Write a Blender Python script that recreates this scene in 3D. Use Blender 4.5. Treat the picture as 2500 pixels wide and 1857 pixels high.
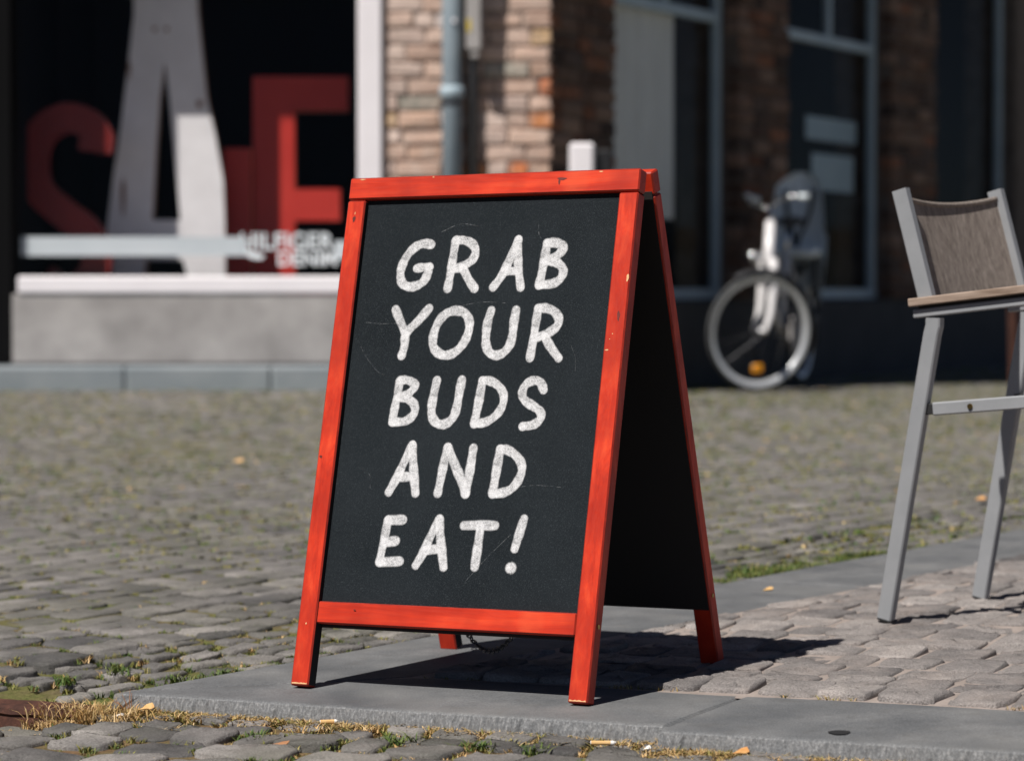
import bpy, math, random
import numpy as np
from mathutils import Matrix, Vector

scene = bpy.context.scene
for o in list(bpy.data.objects):
    bpy.data.objects.remove(o)
rng = np.random.RandomState(7)
random.seed(7)

# ---------------------------------------------------------------- camera
CAM = Vector((0, 0, 0.7649))
RIGHT = Vector((0.9997774, -0.00095754, -0.0210767))
UP = Vector((0.0210984, 0.0453743, 0.9987472))
FWD = Vector((0.0, 0.9989696, -0.0453844))
cam = bpy.data.cameras.new('camera')
cam.sensor_width = 36.0
cam.sensor_fit = 'HORIZONTAL'
cam.lens = 36.0 * 7000 / 2500
cam.clip_start = 0.05
cam.clip_end = 2000
cam.dof.use_dof = True
cam.dof.focus_distance = 4.95
cam.dof.aperture_fstop = 4.0
cam_ob = bpy.data.objects.new('camera', cam)
scene.collection.objects.link(cam_ob)
cam_ob.matrix_world = Matrix(((RIGHT.x, UP.x, -FWD.x, CAM.x), (RIGHT.y, UP.y, -FWD.y, CAM.y),
                              (RIGHT.z, UP.z, -FWD.z, CAM.z), (0, 0, 0, 1)))
scene.camera = cam_ob

# ---------------------------------------------------------------- sky and sun
SUN = Vector((-0.346, -0.412, 0.843)).normalized()
world = bpy.data.worlds.new('World')
scene.world = world
world.use_nodes = True
wn = world.node_tree.nodes
sky = wn.new('ShaderNodeTexSky')
sky.sky_type = 'NISHITA'
sky.sun_disc = False
sky.sun_elevation = math.asin(SUN.z)
sky.air_density = 0.33
sky.dust_density = 0.2
sky.ozone_density = 1.0
sky.sun_rotation = math.atan2(SUN.x, SUN.y) % (2 * math.pi)
wn['Background'].inputs['Strength'].default_value = 0.05
world.node_tree.links.new(sky.outputs['Color'], wn['Background'].inputs['Color'])
sun = bpy.data.lights.new('sun', 'SUN')
sun.energy = 5.0
sun.angle = math.radians(0.5)
sun.color = (1.0, 0.955, 0.9)
sun_ob = bpy.data.objects.new('sun', sun)
scene.collection.objects.link(sun_ob)
sun_ob.location = (-10, -12, 25)
sun_ob.rotation_euler = SUN.to_track_quat('Z', 'Y').to_euler()
scene.view_settings.view_transform = 'Standard'
scene.view_settings.look = 'None'
scene.view_settings.exposure = 0.2
scene.view_settings.gamma = 1.0
scene.render.engine = 'CYCLES'
scene.cycles.max_bounces = 6
scene.cycles.transparent_max_bounces = 24
scene.cycles.caustics_reflective = False
scene.cycles.caustics_refractive = False

# frame of the buildings: true vertical and horizontal (the street itself slopes a little)
PG = math.atan((928.5 - 710) / 7000)
GX = RIGHT.copy()
GY = UP * math.sin(PG) + FWD * math.cos(PG)
GZ = UP * math.cos(PG) - FWD * math.sin(PG)
F = Matrix(((GX.x, GY.x, GZ.x, CAM.x), (GX.y, GY.y, GZ.y, CAM.y), (GX.z, GY.z, GZ.z, CAM.z), (0, 0, 0, 1)))

# ---------------------------------------------------------------- helpers
def N(nt, t, **kw):
    n = nt.nodes.new(t)
    for k, v in kw.items():
        setattr(n, k, v)
    return n

class Mat:
    """small wrapper round a principled material"""
    def __init__(s, name, color=(.5, .5, .5), rough=.7, metal=0, spec=.5):
        s.m = bpy.data.materials.new(name)
        s.m.use_nodes = True
        s.nt = s.m.node_tree
        s.b = s.nt.nodes['Principled BSDF']
        s.b.inputs['Base Color'].default_value = (*color, 1)
        s.b.inputs['Roughness'].default_value = rough
        s.b.inputs['Metallic'].default_value = metal
        s.b.inputs['Specular IOR Level'].default_value = spec
    def link(s, a, b):
        s.nt.links.new(a, b)
    def coord(s, kind='Object', scale=(1, 1, 1), rot=(0, 0, 0)):
        if kind == 'World':
            src = N(s.nt, 'ShaderNodeNewGeometry').outputs['Position']
        else:
            src = N(s.nt, 'ShaderNodeTexCoord').outputs[kind]
        mp = N(s.nt, 'ShaderNodeMapping')
        mp.inputs['Scale'].default_value = scale
        mp.inputs['Rotation'].default_value = rot
        s.link(src, mp.inputs['Vector'])
        return mp.outputs['Vector']
    def noise(s, vec, scale, detail=4, rough=.55, dist=0):
        n = N(s.nt, 'ShaderNodeTexNoise')
        n.inputs['Scale'].default_value = scale
        n.inputs['Detail'].default_value = detail
        n.inputs['Roughness'].default_value = rough
        n.inputs['Distortion'].default_value = dist
        s.link(vec, n.inputs['Vector'])
        return n.outputs['Fac']
    def voronoi(s, vec, scale, out='Distance', feature='F1'):
        n = N(s.nt, 'ShaderNodeTexVoronoi', feature=feature)
        n.inputs['Scale'].default_value = scale
        s.link(vec, n.inputs['Vector'])
        return n.outputs[out]
    def wave(s, vec, scale, dist=0, detail=1, direction='X'):
        n = N(s.nt, 'ShaderNodeTexWave', bands_direction=direction)
        n.inputs['Scale'].default_value = scale
        n.inputs['Distortion'].default_value = dist
        n.inputs['Detail'].default_value = detail
        s.link(vec, n.inputs['Vector'])
        return n.outputs['Fac']
    def ramp(s, fac, stops):
        r = N(s.nt, 'ShaderNodeValToRGB')
        while len(r.color_ramp.elements) < len(stops):
            r.color_ramp.elements.new(.5)
        for e, (p, c) in zip(r.color_ramp.elements, stops):
            e.position = p
            e.color = (*c, 1) if isinstance(c, tuple) else (c, c, c, 1)
        s.link(fac, r.inputs['Fac'])
        return r.outputs['Color']
    def mix(s, fac, a, b, mode='MIX'):
        n = N(s.nt, 'ShaderNodeMix', data_type='RGBA', blend_type=mode)
        for sock, v in ((n.inputs['Factor'], fac), (n.inputs['A'], a), (n.inputs['B'], b)):
            if isinstance(v, (int, float)):
                sock.default_value = v if sock.name == 'Factor' else (v, v, v, 1)
            elif isinstance(v, tuple):
                sock.default_value = (*v, 1)
            else:
                s.link(v, sock)
        return n.outputs['Result']
    def math(s, op, a, b=0.0, clamp=False):
        n = N(s.nt, 'ShaderNodeMath', operation=op, use_clamp=clamp)
        for i, v in enumerate((a, b)):
            if isinstance(v, (int, float)):
                n.inputs[i].default_value = v
            else:
                s.link(v, n.inputs[i])
        return n.outputs[0]
    def attr(s, name, out='Fac'):
        n = N(s.nt, 'ShaderNodeAttribute', attribute_name=name)
        return n.outputs[out]
    def color(s, c):
        s.link(c, s.b.inputs['Base Color'])
        return s
    def bump(s, h, strength=.3, dist=.002):
        n = N(s.nt, 'ShaderNodeBump')
        n.inputs['Strength'].default_value = strength
        n.inputs['Distance'].default_value = dist
        s.link(h, n.inputs['Height'])
        s.link(n.outputs['Normal'], s.b.inputs['Normal'])
        return s

def tag(o, label=None, cat=None, group=None, kind=None):
    if label: o['label'] = label
    if cat: o['category'] = cat
    if group: o['group'] = group
    if kind: o['kind'] = kind
    return o

def root(name, M, label=None, cat=None, group=None, kind=None):
    e = bpy.data.objects.new(name, None)
    e.empty_display_size = .1
    scene.collection.objects.link(e)
    e.matrix_basis = M if isinstance(M, Matrix) else Matrix.Translation(M)
    return tag(e, label, cat, group, kind)

WORLD = {}
def wmat(o):
    m = o.matrix_basis.copy()
    p = o.parent
    while p:
        m = p.matrix_basis @ m
        p = p.parent
    return m

def obj(name, verts, faces, mat, parent=None, M=None, base=None, smooth=False, attrs=None):
    """verts given in the space M (world when None); stored relative to parent / base"""
    V = np.asarray(verts, dtype=float).reshape(-1, 3)
    if M is not None:
        A = np.array(M)
        V = V @ A[:3, :3].T + A[:3, 3]
    loc = None
    if parent is not None:
        A = np.array(wmat(parent).inverted())
        V = V @ A[:3, :3].T + A[:3, 3]
        if base is None:
            mn, mx = V.min(0), V.max(0)
            loc = (mn + mx) / 2
            V = V - loc
    elif base is not None:
        loc = np.asarray(base, float)
        V = V - loc
    me = bpy.data.meshes.new(name)
    me.from_pydata(V.tolist(), [], [tuple(map(int, f)) for f in faces])
    me.materials.append(mat.m if isinstance(mat, Mat) else mat)
    if smooth:
        me.polygons.foreach_set('use_smooth', [True] * len(me.polygons))
    if attrs:
        for k, v in attrs.items():
            v = np.asarray(v, dtype=np.float32)
            if v.ndim == 1:
                a = me.attributes.new(k, 'FLOAT', 'POINT')
                a.data.foreach_set('value', v)
            else:
                a = me.attributes.new(k, 'FLOAT_COLOR', 'POINT')
                a.data.foreach_set('color', v.ravel())
    me.update()
    o = bpy.data.objects.new(name, me)
    if parent is not None:
        o.parent = parent
    if loc is not None:
        o.location = Vector(loc.tolist())
    scene.collection.objects.link(o)
    return o

class MB:
    """collects shapes for one mesh"""
    def __init__(s):
        s.v, s.f = [], []
    def add(s, v, f):
        o = len(s.v)
        s.v.extend([tuple(map(float, p)) for p in v])
        s.f.extend([tuple(i + o for i in q) for q in f])
        return s
    def box(s, a, b, bev=0.0):
        s.add(*cbox(a, b, bev)); return s
    def tube(s, pts, r, n=10, cap=True, flat=None):
        s.add(*tube(pts, r, n, cap, flat)); return s
    def make(s, name, mat, parent=None, **kw):
        return obj(name, s.v, s.f, mat, parent, **kw)

def cbox(a, b, bev=0.0):
    a, b = np.minimum(a, b).astype(float), np.maximum(a, b).astype(float)
    if bev <= 0:
        v = [(x, y, z) for x in (a[0], b[0]) for y in (a[1], b[1]) for z in (a[2], b[2])]
        f = [(0, 1, 3, 2), (4, 6, 7, 5), (0, 4, 5, 1), (2, 3, 7, 6), (0, 2, 6, 4), (1, 5, 7, 3)]
        return v, f
    bev = min(bev, (b - a).min() * .45)
    v, idx = [], {}
    for sx in (0, 1):
        for sy in (0, 1):
            for sz in (0, 1):
                s = (sx, sy, sz)
                for ax in range(3):
                    p = []
                    for k in range(3):
                        e = b[k] if s[k] else a[k]
                        if k != ax:
                            e += -bev if s[k] else bev
                        p.append(e)
                    idx[(s, ax)] = len(v)
                    v.append(tuple(p))
    f = []
    for ax in range(3):
        o1, o2 = [k for k in range(3) if k != ax]
        for sd in (0, 1):
            q = []
            for (i, j) in ((0, 0), (1, 0), (1, 1), (0, 1)):
                s = [0, 0, 0]; s[ax] = sd; s[o1] = i; s[o2] = j
                q.append(idx[(tuple(s), ax)])
            f.append(tuple(q))
    for ax in range(3):
        o1, o2 = [k for k in range(3) if k != ax]
        for i in (0, 1):
            for j in (0, 1):
                s0 = [0, 0, 0]; s0[o1] = i; s0[o2] = j
                s1 = list(s0); s1[ax] = 1
                s0, s1 = tuple(s0), tuple(s1)
                f.append((idx[(s0, o1)], idx[(s1, o1)], idx[(s1, o2)], idx[(s0, o2)]))
    for sx in (0, 1):
        for sy in (0, 1):
            for sz in (0, 1):
                s = (sx, sy, sz)
                f.append((idx[(s, 0)], idx[(s, 1)], idx[(s, 2)]))
    return v, fixn(v, f)

def fixn(v, f):
    """orient the faces of a convex solid outwards"""
    V = np.array(v)
    c = V.mean(0)
    out = []
    for q in f:
        p = V[list(q)]
        n = np.cross(p[1] - p[0], p[2] - p[0])
        out.append(tuple(q) if n @ (p.mean(0) - c) >= 0 else tuple(reversed(q)))
    return out

def tube(pts, r, n=10, cap=True, flat=None):
    """tube along a polyline; r number or list; flat=(half width, half height, ref axis) makes a rectangular bar"""
    P = [Vector(p) for p in pts]
    v, f = [], []
    closed = (P[0] - P[-1]).length < 1e-6
    ref = None
    for i, p in enumerate(P):
        t = (P[min(i + 1, len(P) - 1)] - P[max(i - 1, 0)])
        if closed and i in (0, len(P) - 1):
            t = P[1] - P[-2]
        t.normalize()
        if flat:
            a = Vector(flat[2])
            a = (a - t * a.dot(t)).normalized()
        else:
            if ref is None:
                ref = Vector((0, 0, 1)) if abs(t.z) < .9 else Vector((1, 0, 0))
            a = (ref - t * ref.dot(t)).normalized()
            ref = a
        b = t.cross(a)
        rr = r[i] if isinstance(r, (list, tuple)) else r
        if flat:
            c = min(flat[0], flat[1]) * .25
            w, h = flat[0], flat[1]
            loop = [(w, h - c), (w - c, h), (-w + c, h), (-w, h - c), (-w, -h + c), (-w + c, -h), (w - c, -h), (w, -h + c)]
            ring = [p + a * x + b * y for x, y in loop]
        else:
            ring = [p + a * math.cos(2 * math.pi * k / n) * rr + b * math.sin(2 * math.pi * k / n) * rr for k in range(n)]
        v += [tuple(q) for q in ring]
    m = 8 if flat else n
    for i in range(len(P) - 1):
        for k in range(m):
            k2 = (k + 1) % m
            f.append((i * m + k, i * m + k2, (i + 1) * m + k2, (i + 1) * m + k))
    if cap and not closed:
        f.append(tuple(reversed(range(m))))
        f.append(tuple((len(P) - 1) * m + k for k in range(m)))
    return v, f

def smooth_path(pts, n=8, closed=False):
    P = [np.array(p, float) for p in pts]
    out = []
    for i in range(len(P) - 1):
        p0 = P[i - 1] if i > 0 else (P[-2] if closed else 2 * P[0] - P[1])
        p3 = P[i + 2] if i + 2 < len(P) else (P[1] if closed else 2 * P[-1] - P[-2])
        for k in range(n):
            t = k / n
            out.append(.5 * (2 * P[i] + (P[i + 1] - p0) * t + (2 * p0 - 5 * P[i] + 4 * P[i + 1] - p3) * t * t + (-p0 + 3 * P[i] - 3 * P[i + 1] + p3) * t ** 3))
    out.append(P[-1])
    return [tuple(q) for q in out]

def sstep(a, b, x):
    t = np.clip((x - a) / (b - a), 0, 1)
    return t * t * (3 - 2 * t)

def hgt(x, y):
    """gentle rise of the street towards the shop and fall to the right"""
    xr = np.maximum(x - .2, 0); xl = np.minimum(x - .2, 0)
    return sstep(8.0, 15.0, y) * (.052 - .05 * sstep(.15, .8, x) - .055 * np.minimum(xr, 5) - .021 * np.maximum(xl, -5))
# ---------------------------------------------------------------- materials
def stone_mat(name, dark, light, sc=1.0, bump=.6, speck=True, warm=None, relief=1.0, moss=None):
    m = Mat(name, rough=.85, spec=.25)
    v = m.coord('World')
    n1 = m.noise(v, 9 * sc, 5, .6)
    n2 = m.noise(v, 240 * sc, 3, .7)
    n3 = m.noise(v, 60 * sc, 6, .7)
    c = m.ramp(n1, [(.3, dark), (.7, light)])
    c = m.mix(.55, c, m.ramp(n2, [(.3, .25), (.72, .95)]), 'OVERLAY')
    c = m.mix(m.attr('tone'), m.mix(1, c, (.5, .5, .51), 'MULTIPLY'), m.mix(1, c, (1.35, 1.31, 1.28), 'MULTIPLY'))
    if warm:
        c = m.mix(m.ramp(m.noise(v, 5 * sc, 4, .6), [(.48, 0.0), (.7, .5)]), c, warm)
    if moss:
        c = m.mix(m.ramp(m.noise(v, 1.6, 5, .65), [(.45, 0.0), (.68, .28)]), c, moss)
    m.color(c)
    h = m.math('ADD', m.math('MULTIPLY', n3, .8), m.math('MULTIPLY', n2, .35))
    m.bump(h, bump, .004 * relief)
    return m

m_sett = stone_mat('street_sett_stone', (.10, .098, .096), (.215, .205, .197), 1, .9, relief=1.3, moss=(.15, .148, .088))
m_terrace = stone_mat('terrace_sett_stone', (.19, .18, .176), (.35, .325, .312), 1.2, 1.0, warm=(.36, .305, .275), relief=2.0)
m_slab = Mat('bluestone_slab', rough=.8, spec=.3)
v = m_slab.coord('World', rot=(0, 0, math.radians(58)))
v0 = m_slab.coord('World')
g1 = m_slab.noise(v0, 6, 5, .6); g2 = m_slab.noise(v0, 300, 2, .6); g3 = m_slab.noise(v0, 45, 5, .7)
cc = m_slab.ramp(g1, [(.3, (.085, .089, .095)), (.55, (.14, .143, .147)), (.72, (.195, .196, .197))])
cc = m_slab.mix(.45, cc, m_slab.ramp(g2, [(.3, .15), (.75, .95)]), 'OVERLAY')
wv = m_slab.wave(v, 45, 1.5, 2)
cc = m_slab.mix(m_slab.math('MULTIPLY', wv, .35), cc, (.09, .095, .1))
cc = m_slab.mix(m_slab.ramp(g3, [(.66, 0.0), (.74, .45)]), cc, (.3, .3, .3))
cc = m_slab.mix(m_slab.ramp(m_slab.noise(v0, 22, 6, .7, .6), [(.52, 0.0), (.68, .4)]), cc, (.085, .082, .078))
cc = m_slab.mix(m_slab.ramp(m_slab.noise(v0, 3.3, 4, .6, .4), [(.5, 0.0), (.65, .3)]), cc, (.22, .215, .205))
m_slab.color(cc)
fa = m_slab.attr('face')
st = m_slab.noise(m_slab.coord('World', (1, 1, .35)), 210, 4, .7)
fc = m_slab.ramp(st, [(.3, (.115, .12, .125)), (.5, (.17, .173, .177)), (.72, (.30, .30, .30))])
m_slab.color(m_slab.mix(fa, cc, m_slab.mix(.5, fc, m_slab.ramp(g2, [(.3, .3), (.75, .8)]), 'OVERLAY')))
m_slab.bump(m_slab.math('ADD', m_slab.math('MULTIPLY', fa, m_slab.math('MULTIPLY', st, 4)), m_slab.math('ADD', m_slab.math('MULTIPLY', wv, .5), m_slab.math('MULTIPLY', g2, .5))), .6, .0015)


m_soil = Mat('joint_soil', rough=.95, spec=.1)
v = m_soil.coord('World')
s1 = m_soil.noise(v, 7, 5, .65); s2 = m_soil.noise(v, 120, 4, .7)
cc = m_soil.ramp(s1, [(.35, (.13, .10, .06)), (.5, (.115, .108, .042)), (.65, (.075, .095, .026))])
cc = m_soil.mix(.6, cc, m_soil.ramp(s2, [(.3, .2), (.7, .9)]), 'OVERLAY')
m_soil.color(cc).bump(s2, .8, .006)

m_sand = Mat('kerbside_sandy_soil', rough=.95, spec=.1)
v = m_sand.coord('World')
s1 = m_sand.noise(v, 8, 5, .65); s2 = m_sand.noise(v, 150, 4, .7)
cc = m_sand.ramp(s1, [(.35, (.16, .10, .055)), (.55, (.13, .1, .05)), (.7, (.08, .09, .03))])
cc = m_sand.mix(.6, cc, m_sand.ramp(s2, [(.3, .2), (.7, .9)]), 'OVERLAY')
m_sand.color(cc).bump(s2, .8, .006)

m_blade = Mat('grass_blade', rough=.6, spec=.3)
m_blade.link(m_blade.attr('col', 'Color'), m_blade.b.inputs['Base Color'])

def wood_red(name, scale):
    m = Mat(name, rough=.42, spec=.25)
    v = m.coord('Object', scale)
    v1 = m.coord('Object')
    w = m.noise(v, 48, 5, .65, .35)
    big = m.noise(v1, 9, 3, .5)
    fine = m.noise(v, 300, 3, .7)
    c = m.ramp(w, [(.3, (.40, .020, .008)), (.5, (.68, .046, .015)), (.7, (.84, .086, .027))])
    c = m.mix(m.ramp(big, [(.36, .8), (.58, 0.0)]), c, (.38, .021, .009))
    c = m.mix(m.ramp(big, [(.6, 0.0), (.75, .45)]), c, (.9, .14, .05))
    c = m.mix(m.math('MULTIPLY', fine, .4), c, (.3, .02, .008))
    # knots
    kn = m.voronoi(m.coord('Object', tuple(.45 if q < 1 else 1.2 for q in scale)), 5.2)
    c = m.mix(m.ramp(kn, [(.035, .8), (.075, 0.0)]), c, (.06, .012, .006))
    # small chips of bare wood
    ch = m.voronoi(v1, 42)
    sel = m.noise(v1, 23, 2, .5)
    chip = m.math('MULTIPLY', m.ramp(ch, [(.075, 1.0), (.1, 0.0)]), m.ramp(sel, [(.70, 0.0), (.72, 1.0)]))
    c = m.mix(chip, c, (.75, .45, .22))
    m.color(c)
    m.bump(m.math('ADD', m.math('MULTIPLY', w, .6), m.math('MULTIPLY', fine, .4)), .25, .001)
    m.link(m.ramp(fine, [(.3, .36), (.7, .55)]), m.b.inputs['Roughness'])
    return m
m_woodv = wood_red('red_stained_wood_upright', (1, 1, .07))
m_woodh = wood_red('red_stained_wood_rail', (.07, 1, 1))

m_board = Mat('chalkboard_black', rough=.8, spec=.12)
v = m_board.coord('Object')
b1 = m_board.noise(v, 900, 2, .6); b2 = m_board.noise(v, 4, 4, .6)
sc1 = m_board.noise(m_board.coord('Object', (1, 1, .04), (0, .5, .2)), 260, 2, .6)
sc2 = m_board.noise(m_board.coord('Object', (.05, 1, 1), (0, .9, 0)), 200, 2, .6)
cc = m_board.ramp(b2, [(.3, (.0065, .0095, .012)), (.6, (.0115, .0155, .019)), (.8, (.024, .030, .034))])
cc = m_board.mix(m_board.ramp(b1, [(.55, 0.0), (.75, .5)]), cc, (.11, .13, .14))
cc = m_board.mix(m_board.math('MULTIPLY', m_board.ramp(sc1, [(.7, 0.0), (.78, .3)]), m_board.ramp(b2, [(.45, 0.0), (.7, 1.0)])), cc, (.12, .13, .14))
cc = m_board.mix(m_board.ramp(sc2, [(.73, 0.0), (.8, .22)]), cc, (.12, .13, .14))
m_board.color(cc).bump(b1, .2, .0005)

m_panel = Mat('black_panel_and_leg_shade', (.03, .028, .027), .8, spec=.2)  # also blackens the shaded inner sides of the legs

# chalk: powdery white, broken up, thinning out at the edge of the stroke
m_chalk = Mat('white_chalk', (.82, .82, .83), .95, spec=.05)
v = m_chalk.coord('Object')
e = m_chalk.attr('edge')
c1 = m_chalk.noise(v, 620, 3, .75); c2 = m_chalk.noise(v, 130, 3, .6)
c3 = m_chalk.noise(v, 38, 3, .6)
dens = m_chalk.math('ADD', m_chalk.math('ADD', m_chalk.math('MULTIPLY', c1, .7), m_chalk.math('MULTIPLY', c2, .35)), m_chalk.math('MULTIPLY', c3, .3))
edge = m_chalk.ramp(e, [(.7, 1.0), (1.0, 0.0)])
a = m_chalk.math('MULTIPLY', m_chalk.ramp(dens, [(.5, .2), (.82, 1.0)]), edge)
a = m_chalk.math('MULTIPLY', a, .98)
tr = N(m_chalk.nt, 'ShaderNodeBsdfTransparent'); mx = N(m_chalk.nt, 'ShaderNodeMixShader')
m_chalk.link(a, mx.inputs[0]); m_chalk.link(tr.outputs[0], mx.inputs[1]); m_chalk.link(m_chalk.b.outputs[0], mx.inputs[2])
m_chalk.link(mx.outputs[0], m_chalk.nt.nodes['Material Output'].inputs['Surface'])

m_scratch = Mat('faint_chalk_scratch', (.5, .52, .53), .95, spec=.05)
tr = N(m_scratch.nt, 'ShaderNodeBsdfTransparent'); mx = N(m_scratch.nt, 'ShaderNodeMixShader')
m_scratch.link(m_scratch.ramp(m_scratch.noise(m_scratch.coord('Object'), 160, 3, .7), [(.42, 0.0), (.7, .28)]), mx.inputs[0])
m_scratch.link(tr.outputs[0], mx.inputs[1]); m_scratch.link(m_scratch.b.outputs[0], mx.inputs[2])
m_scratch.link(mx.outputs[0], m_scratch.nt.nodes['Material Output'].inputs['Surface'])
m_brass = Mat('worn_brass', (.45, .32, .12), .35, 1)
m_steel = Mat('dull_steel', (.35, .35, .36), .4, 1)
m_darksteel = Mat('dark_steel', (.08, .08, .085), .45, .8)

m_alu = Mat('grey_powder_coat', (.23, .24, .25), .55, 0, .45)
v = m_alu.coord('Object')
n_ = m_alu.noise(v, 700, 2, .6); n2_ = m_alu.noise(v, 14, 4, .6)
m_alu.color(m_alu.ramp(n2_, [(.3, (.25, .26, .272)), (.75, (.3, .307, .32))])).bump(n_, .15, .0005)
m_teak = Mat('weathered_teak', rough=.8, spec=.2)
v = m_teak.coord('Object', (.08, 1, 1))
w1 = m_teak.noise(v, 90, 5, .65, .4)
m_teak.color(m_teak.ramp(w1, [(.3, (.19, .135, .1)), (.6, (.36, .275, .22)), (.8, (.43, .34, .28))])).bump(w1, .5, .001)
m_sling = Mat('woven_sling_fabric', rough=.85, spec=.15)
v = m_sling.coord('Object', (1, 1, .03)); v1 = m_sling.coord('Object')
f1 = m_sling.noise(v, 260, 3, .7); f2 = m_sling.noise(v1, 20, 3, .5)
f3 = m_sling.wave(v1, 260, 0, 0, 'Z'); f4 = m_sling.noise(v, 70, 3, .7)
cc = m_sling.ramp(m_sling.math('ADD', m_sling.math('MULTIPLY', f1, .5), m_sling.math('MULTIPLY', f4, .5)), [(.32, (.15, .122, .105)), (.55, (.34, .29, .255)), (.75, (.56, .49, .43))])
cc = m_sling.mix(m_sling.math('MULTIPLY', f3, .35), cc, (.1, .083, .07))
m_sling.color(cc).bump(m_sling.math('ADD', f1, f3), .5, .001)
m_rubber = Mat('black_rubber', (.015, .015, .016), .7)

m_rust = Mat('rusty_iron', rough=.85, spec=.3)
v = m_rust.coord('World')
r1 = m_rust.noise(v, 25, 6, .7); r2 = m_rust.noise(v, 180, 4, .7)
cc = m_rust.ramp(r1, [(.3, (.03, .014, .011)), (.55, (.075, .03, .02)), (.75, (.12, .055, .035))])
m_rust.color(m_rust.mix(.4, cc, m_rust.ramp(r2, [(.3, .25), (.7, .8)]), 'OVERLAY')).bump(r2, .6, .003)

def plain(name, c1, c2, sc=8, rough=.7, bump=.0, **kw):
    m = Mat(name, rough=rough, **kw)
    v = m.coord('World')
    n = m.noise(v, sc, 5, .6)
    m.color(m.ramp(n, [(.3, c1), (.7, c2)]))
    if bump:
        m.bump(m.noise(v, sc * 10, 4, .7), bump, .004)
    return m
m_tmortar = plain('pinkish_sandy_mortar', (.24, .2, .175), (.35, .295, .265), 14, .95, .8)
m_edge = plain('dark_stained_wood_edge', (.2, .012, .006), (.42, .03, .012), 30, .45)
m_knot = plain('dark_knot_wood', (.05, .008, .004), (.16, .014, .007), 120, .5)
m_bare = plain('bare_wood', (.62, .36, .16), (.78, .5, .26), 200, .8)
m_white = plain('white_paint', (.8, .76, .78), (.88, .84, .86), 3, .5)
m_conc = plain('pale_concrete_plinth', (.26, .245, .237), (.41, .388, .375), 4.5, .9, .4)
m_kerbfar = plain('far_kerb_stone', (.19, .22, .24), (.27, .295, .31), 3, .85, .3)
m_vinyl = plain('pale_vinyl_strip', (.46, .51, .54), (.54, .58, .61), 3, .5)
m_vinylw = plain('white_vinyl_lettering', (.7, .75, .78), (.76, .8, .82), 3, .5)
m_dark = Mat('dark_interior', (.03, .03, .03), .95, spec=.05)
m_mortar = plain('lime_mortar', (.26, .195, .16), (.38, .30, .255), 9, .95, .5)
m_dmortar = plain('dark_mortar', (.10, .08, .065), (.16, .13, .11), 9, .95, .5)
m_brick = Mat('old_lit_brick', rough=.9, spec=.15)
v = m_brick.coord('World')
n1 = m_brick.noise(v, 12, 5, .65); n2 = m_brick.noise(v, 70, 4, .7)
cc = m_brick.mix(m_brick.ramp(n1, [(.45, 0.0), (.66, .5)]), m_brick.attr('col', 'Color'), (.58, .46, .39))
m_brick.color(m_brick.mix(.35, cc, m_brick.ramp(n2, [(.3, .3), (.7, .85)]), 'OVERLAY')).bump(n2, .6, .006)
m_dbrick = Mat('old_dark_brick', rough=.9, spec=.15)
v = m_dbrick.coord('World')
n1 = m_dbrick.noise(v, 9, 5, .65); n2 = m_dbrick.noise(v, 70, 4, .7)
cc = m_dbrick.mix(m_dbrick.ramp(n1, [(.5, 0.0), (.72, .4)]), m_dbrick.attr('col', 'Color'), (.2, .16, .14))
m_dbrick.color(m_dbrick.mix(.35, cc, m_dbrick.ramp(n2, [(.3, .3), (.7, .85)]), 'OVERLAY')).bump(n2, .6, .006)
m_zinc = plain('zinc_grey_pipe', (.2, .25, .285), (.27, .32, .355), 5, .5, spec=.4)
m_frame = plain('blue_grey_window_paint', (.36, .46, .52), (.44, .53, .58), 5, .5)
m_dpaint = plain('dark_plinth_paint', (.03, .031, .033), (.05, .05, .052), 4, .8)
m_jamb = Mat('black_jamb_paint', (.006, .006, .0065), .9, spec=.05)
m_blackp = Mat('black_plastic', (.012, .012, .013), .5)
m_redl = plain('red_letter_face', (.5, .03, .02), (.6, .045, .03), 3, .45)
m_reds = plain('shade_darkened_red_face', (.15, .009, .006), (.21, .013, .009), 3, .45)  # letter red darkened so the S looks deep in shade
m_tan = plain('letter_edge', (.42, .24, .14), (.5, .3, .18), 9, .7)
m_whitel = plain('scuffed_white_letter_face', (.74, .72, .73), (.85, .83, .84), 6, .5)
m_rustl = plain('letter_rust', (.2, .1, .07), (.32, .18, .12), 30, .8)
m_blind = plain('pale_window_blind', (.78, .76, .72), (.86, .84, .8), 4, .9)
m_silver = plain('silver_paint', (.72, .7, .7), (.8, .78, .78), 5, .3, spec=.6)
m_chrome = Mat('chrome', (.75, .75, .76), .18, 1)
m_alurim = Mat('aluminium_rim', (.72, .74, .76), .35, .4)
m_seat = plain('grey_child_seat_plastic', (.78, .85, .88), (.84, .9, .92), 5, .5)
m_amber = Mat('amber_reflector', (.85, .33, .01), .3)
m_yellow = Mat('yellow_sticker', (.6, .45, .05), .6)

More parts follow.
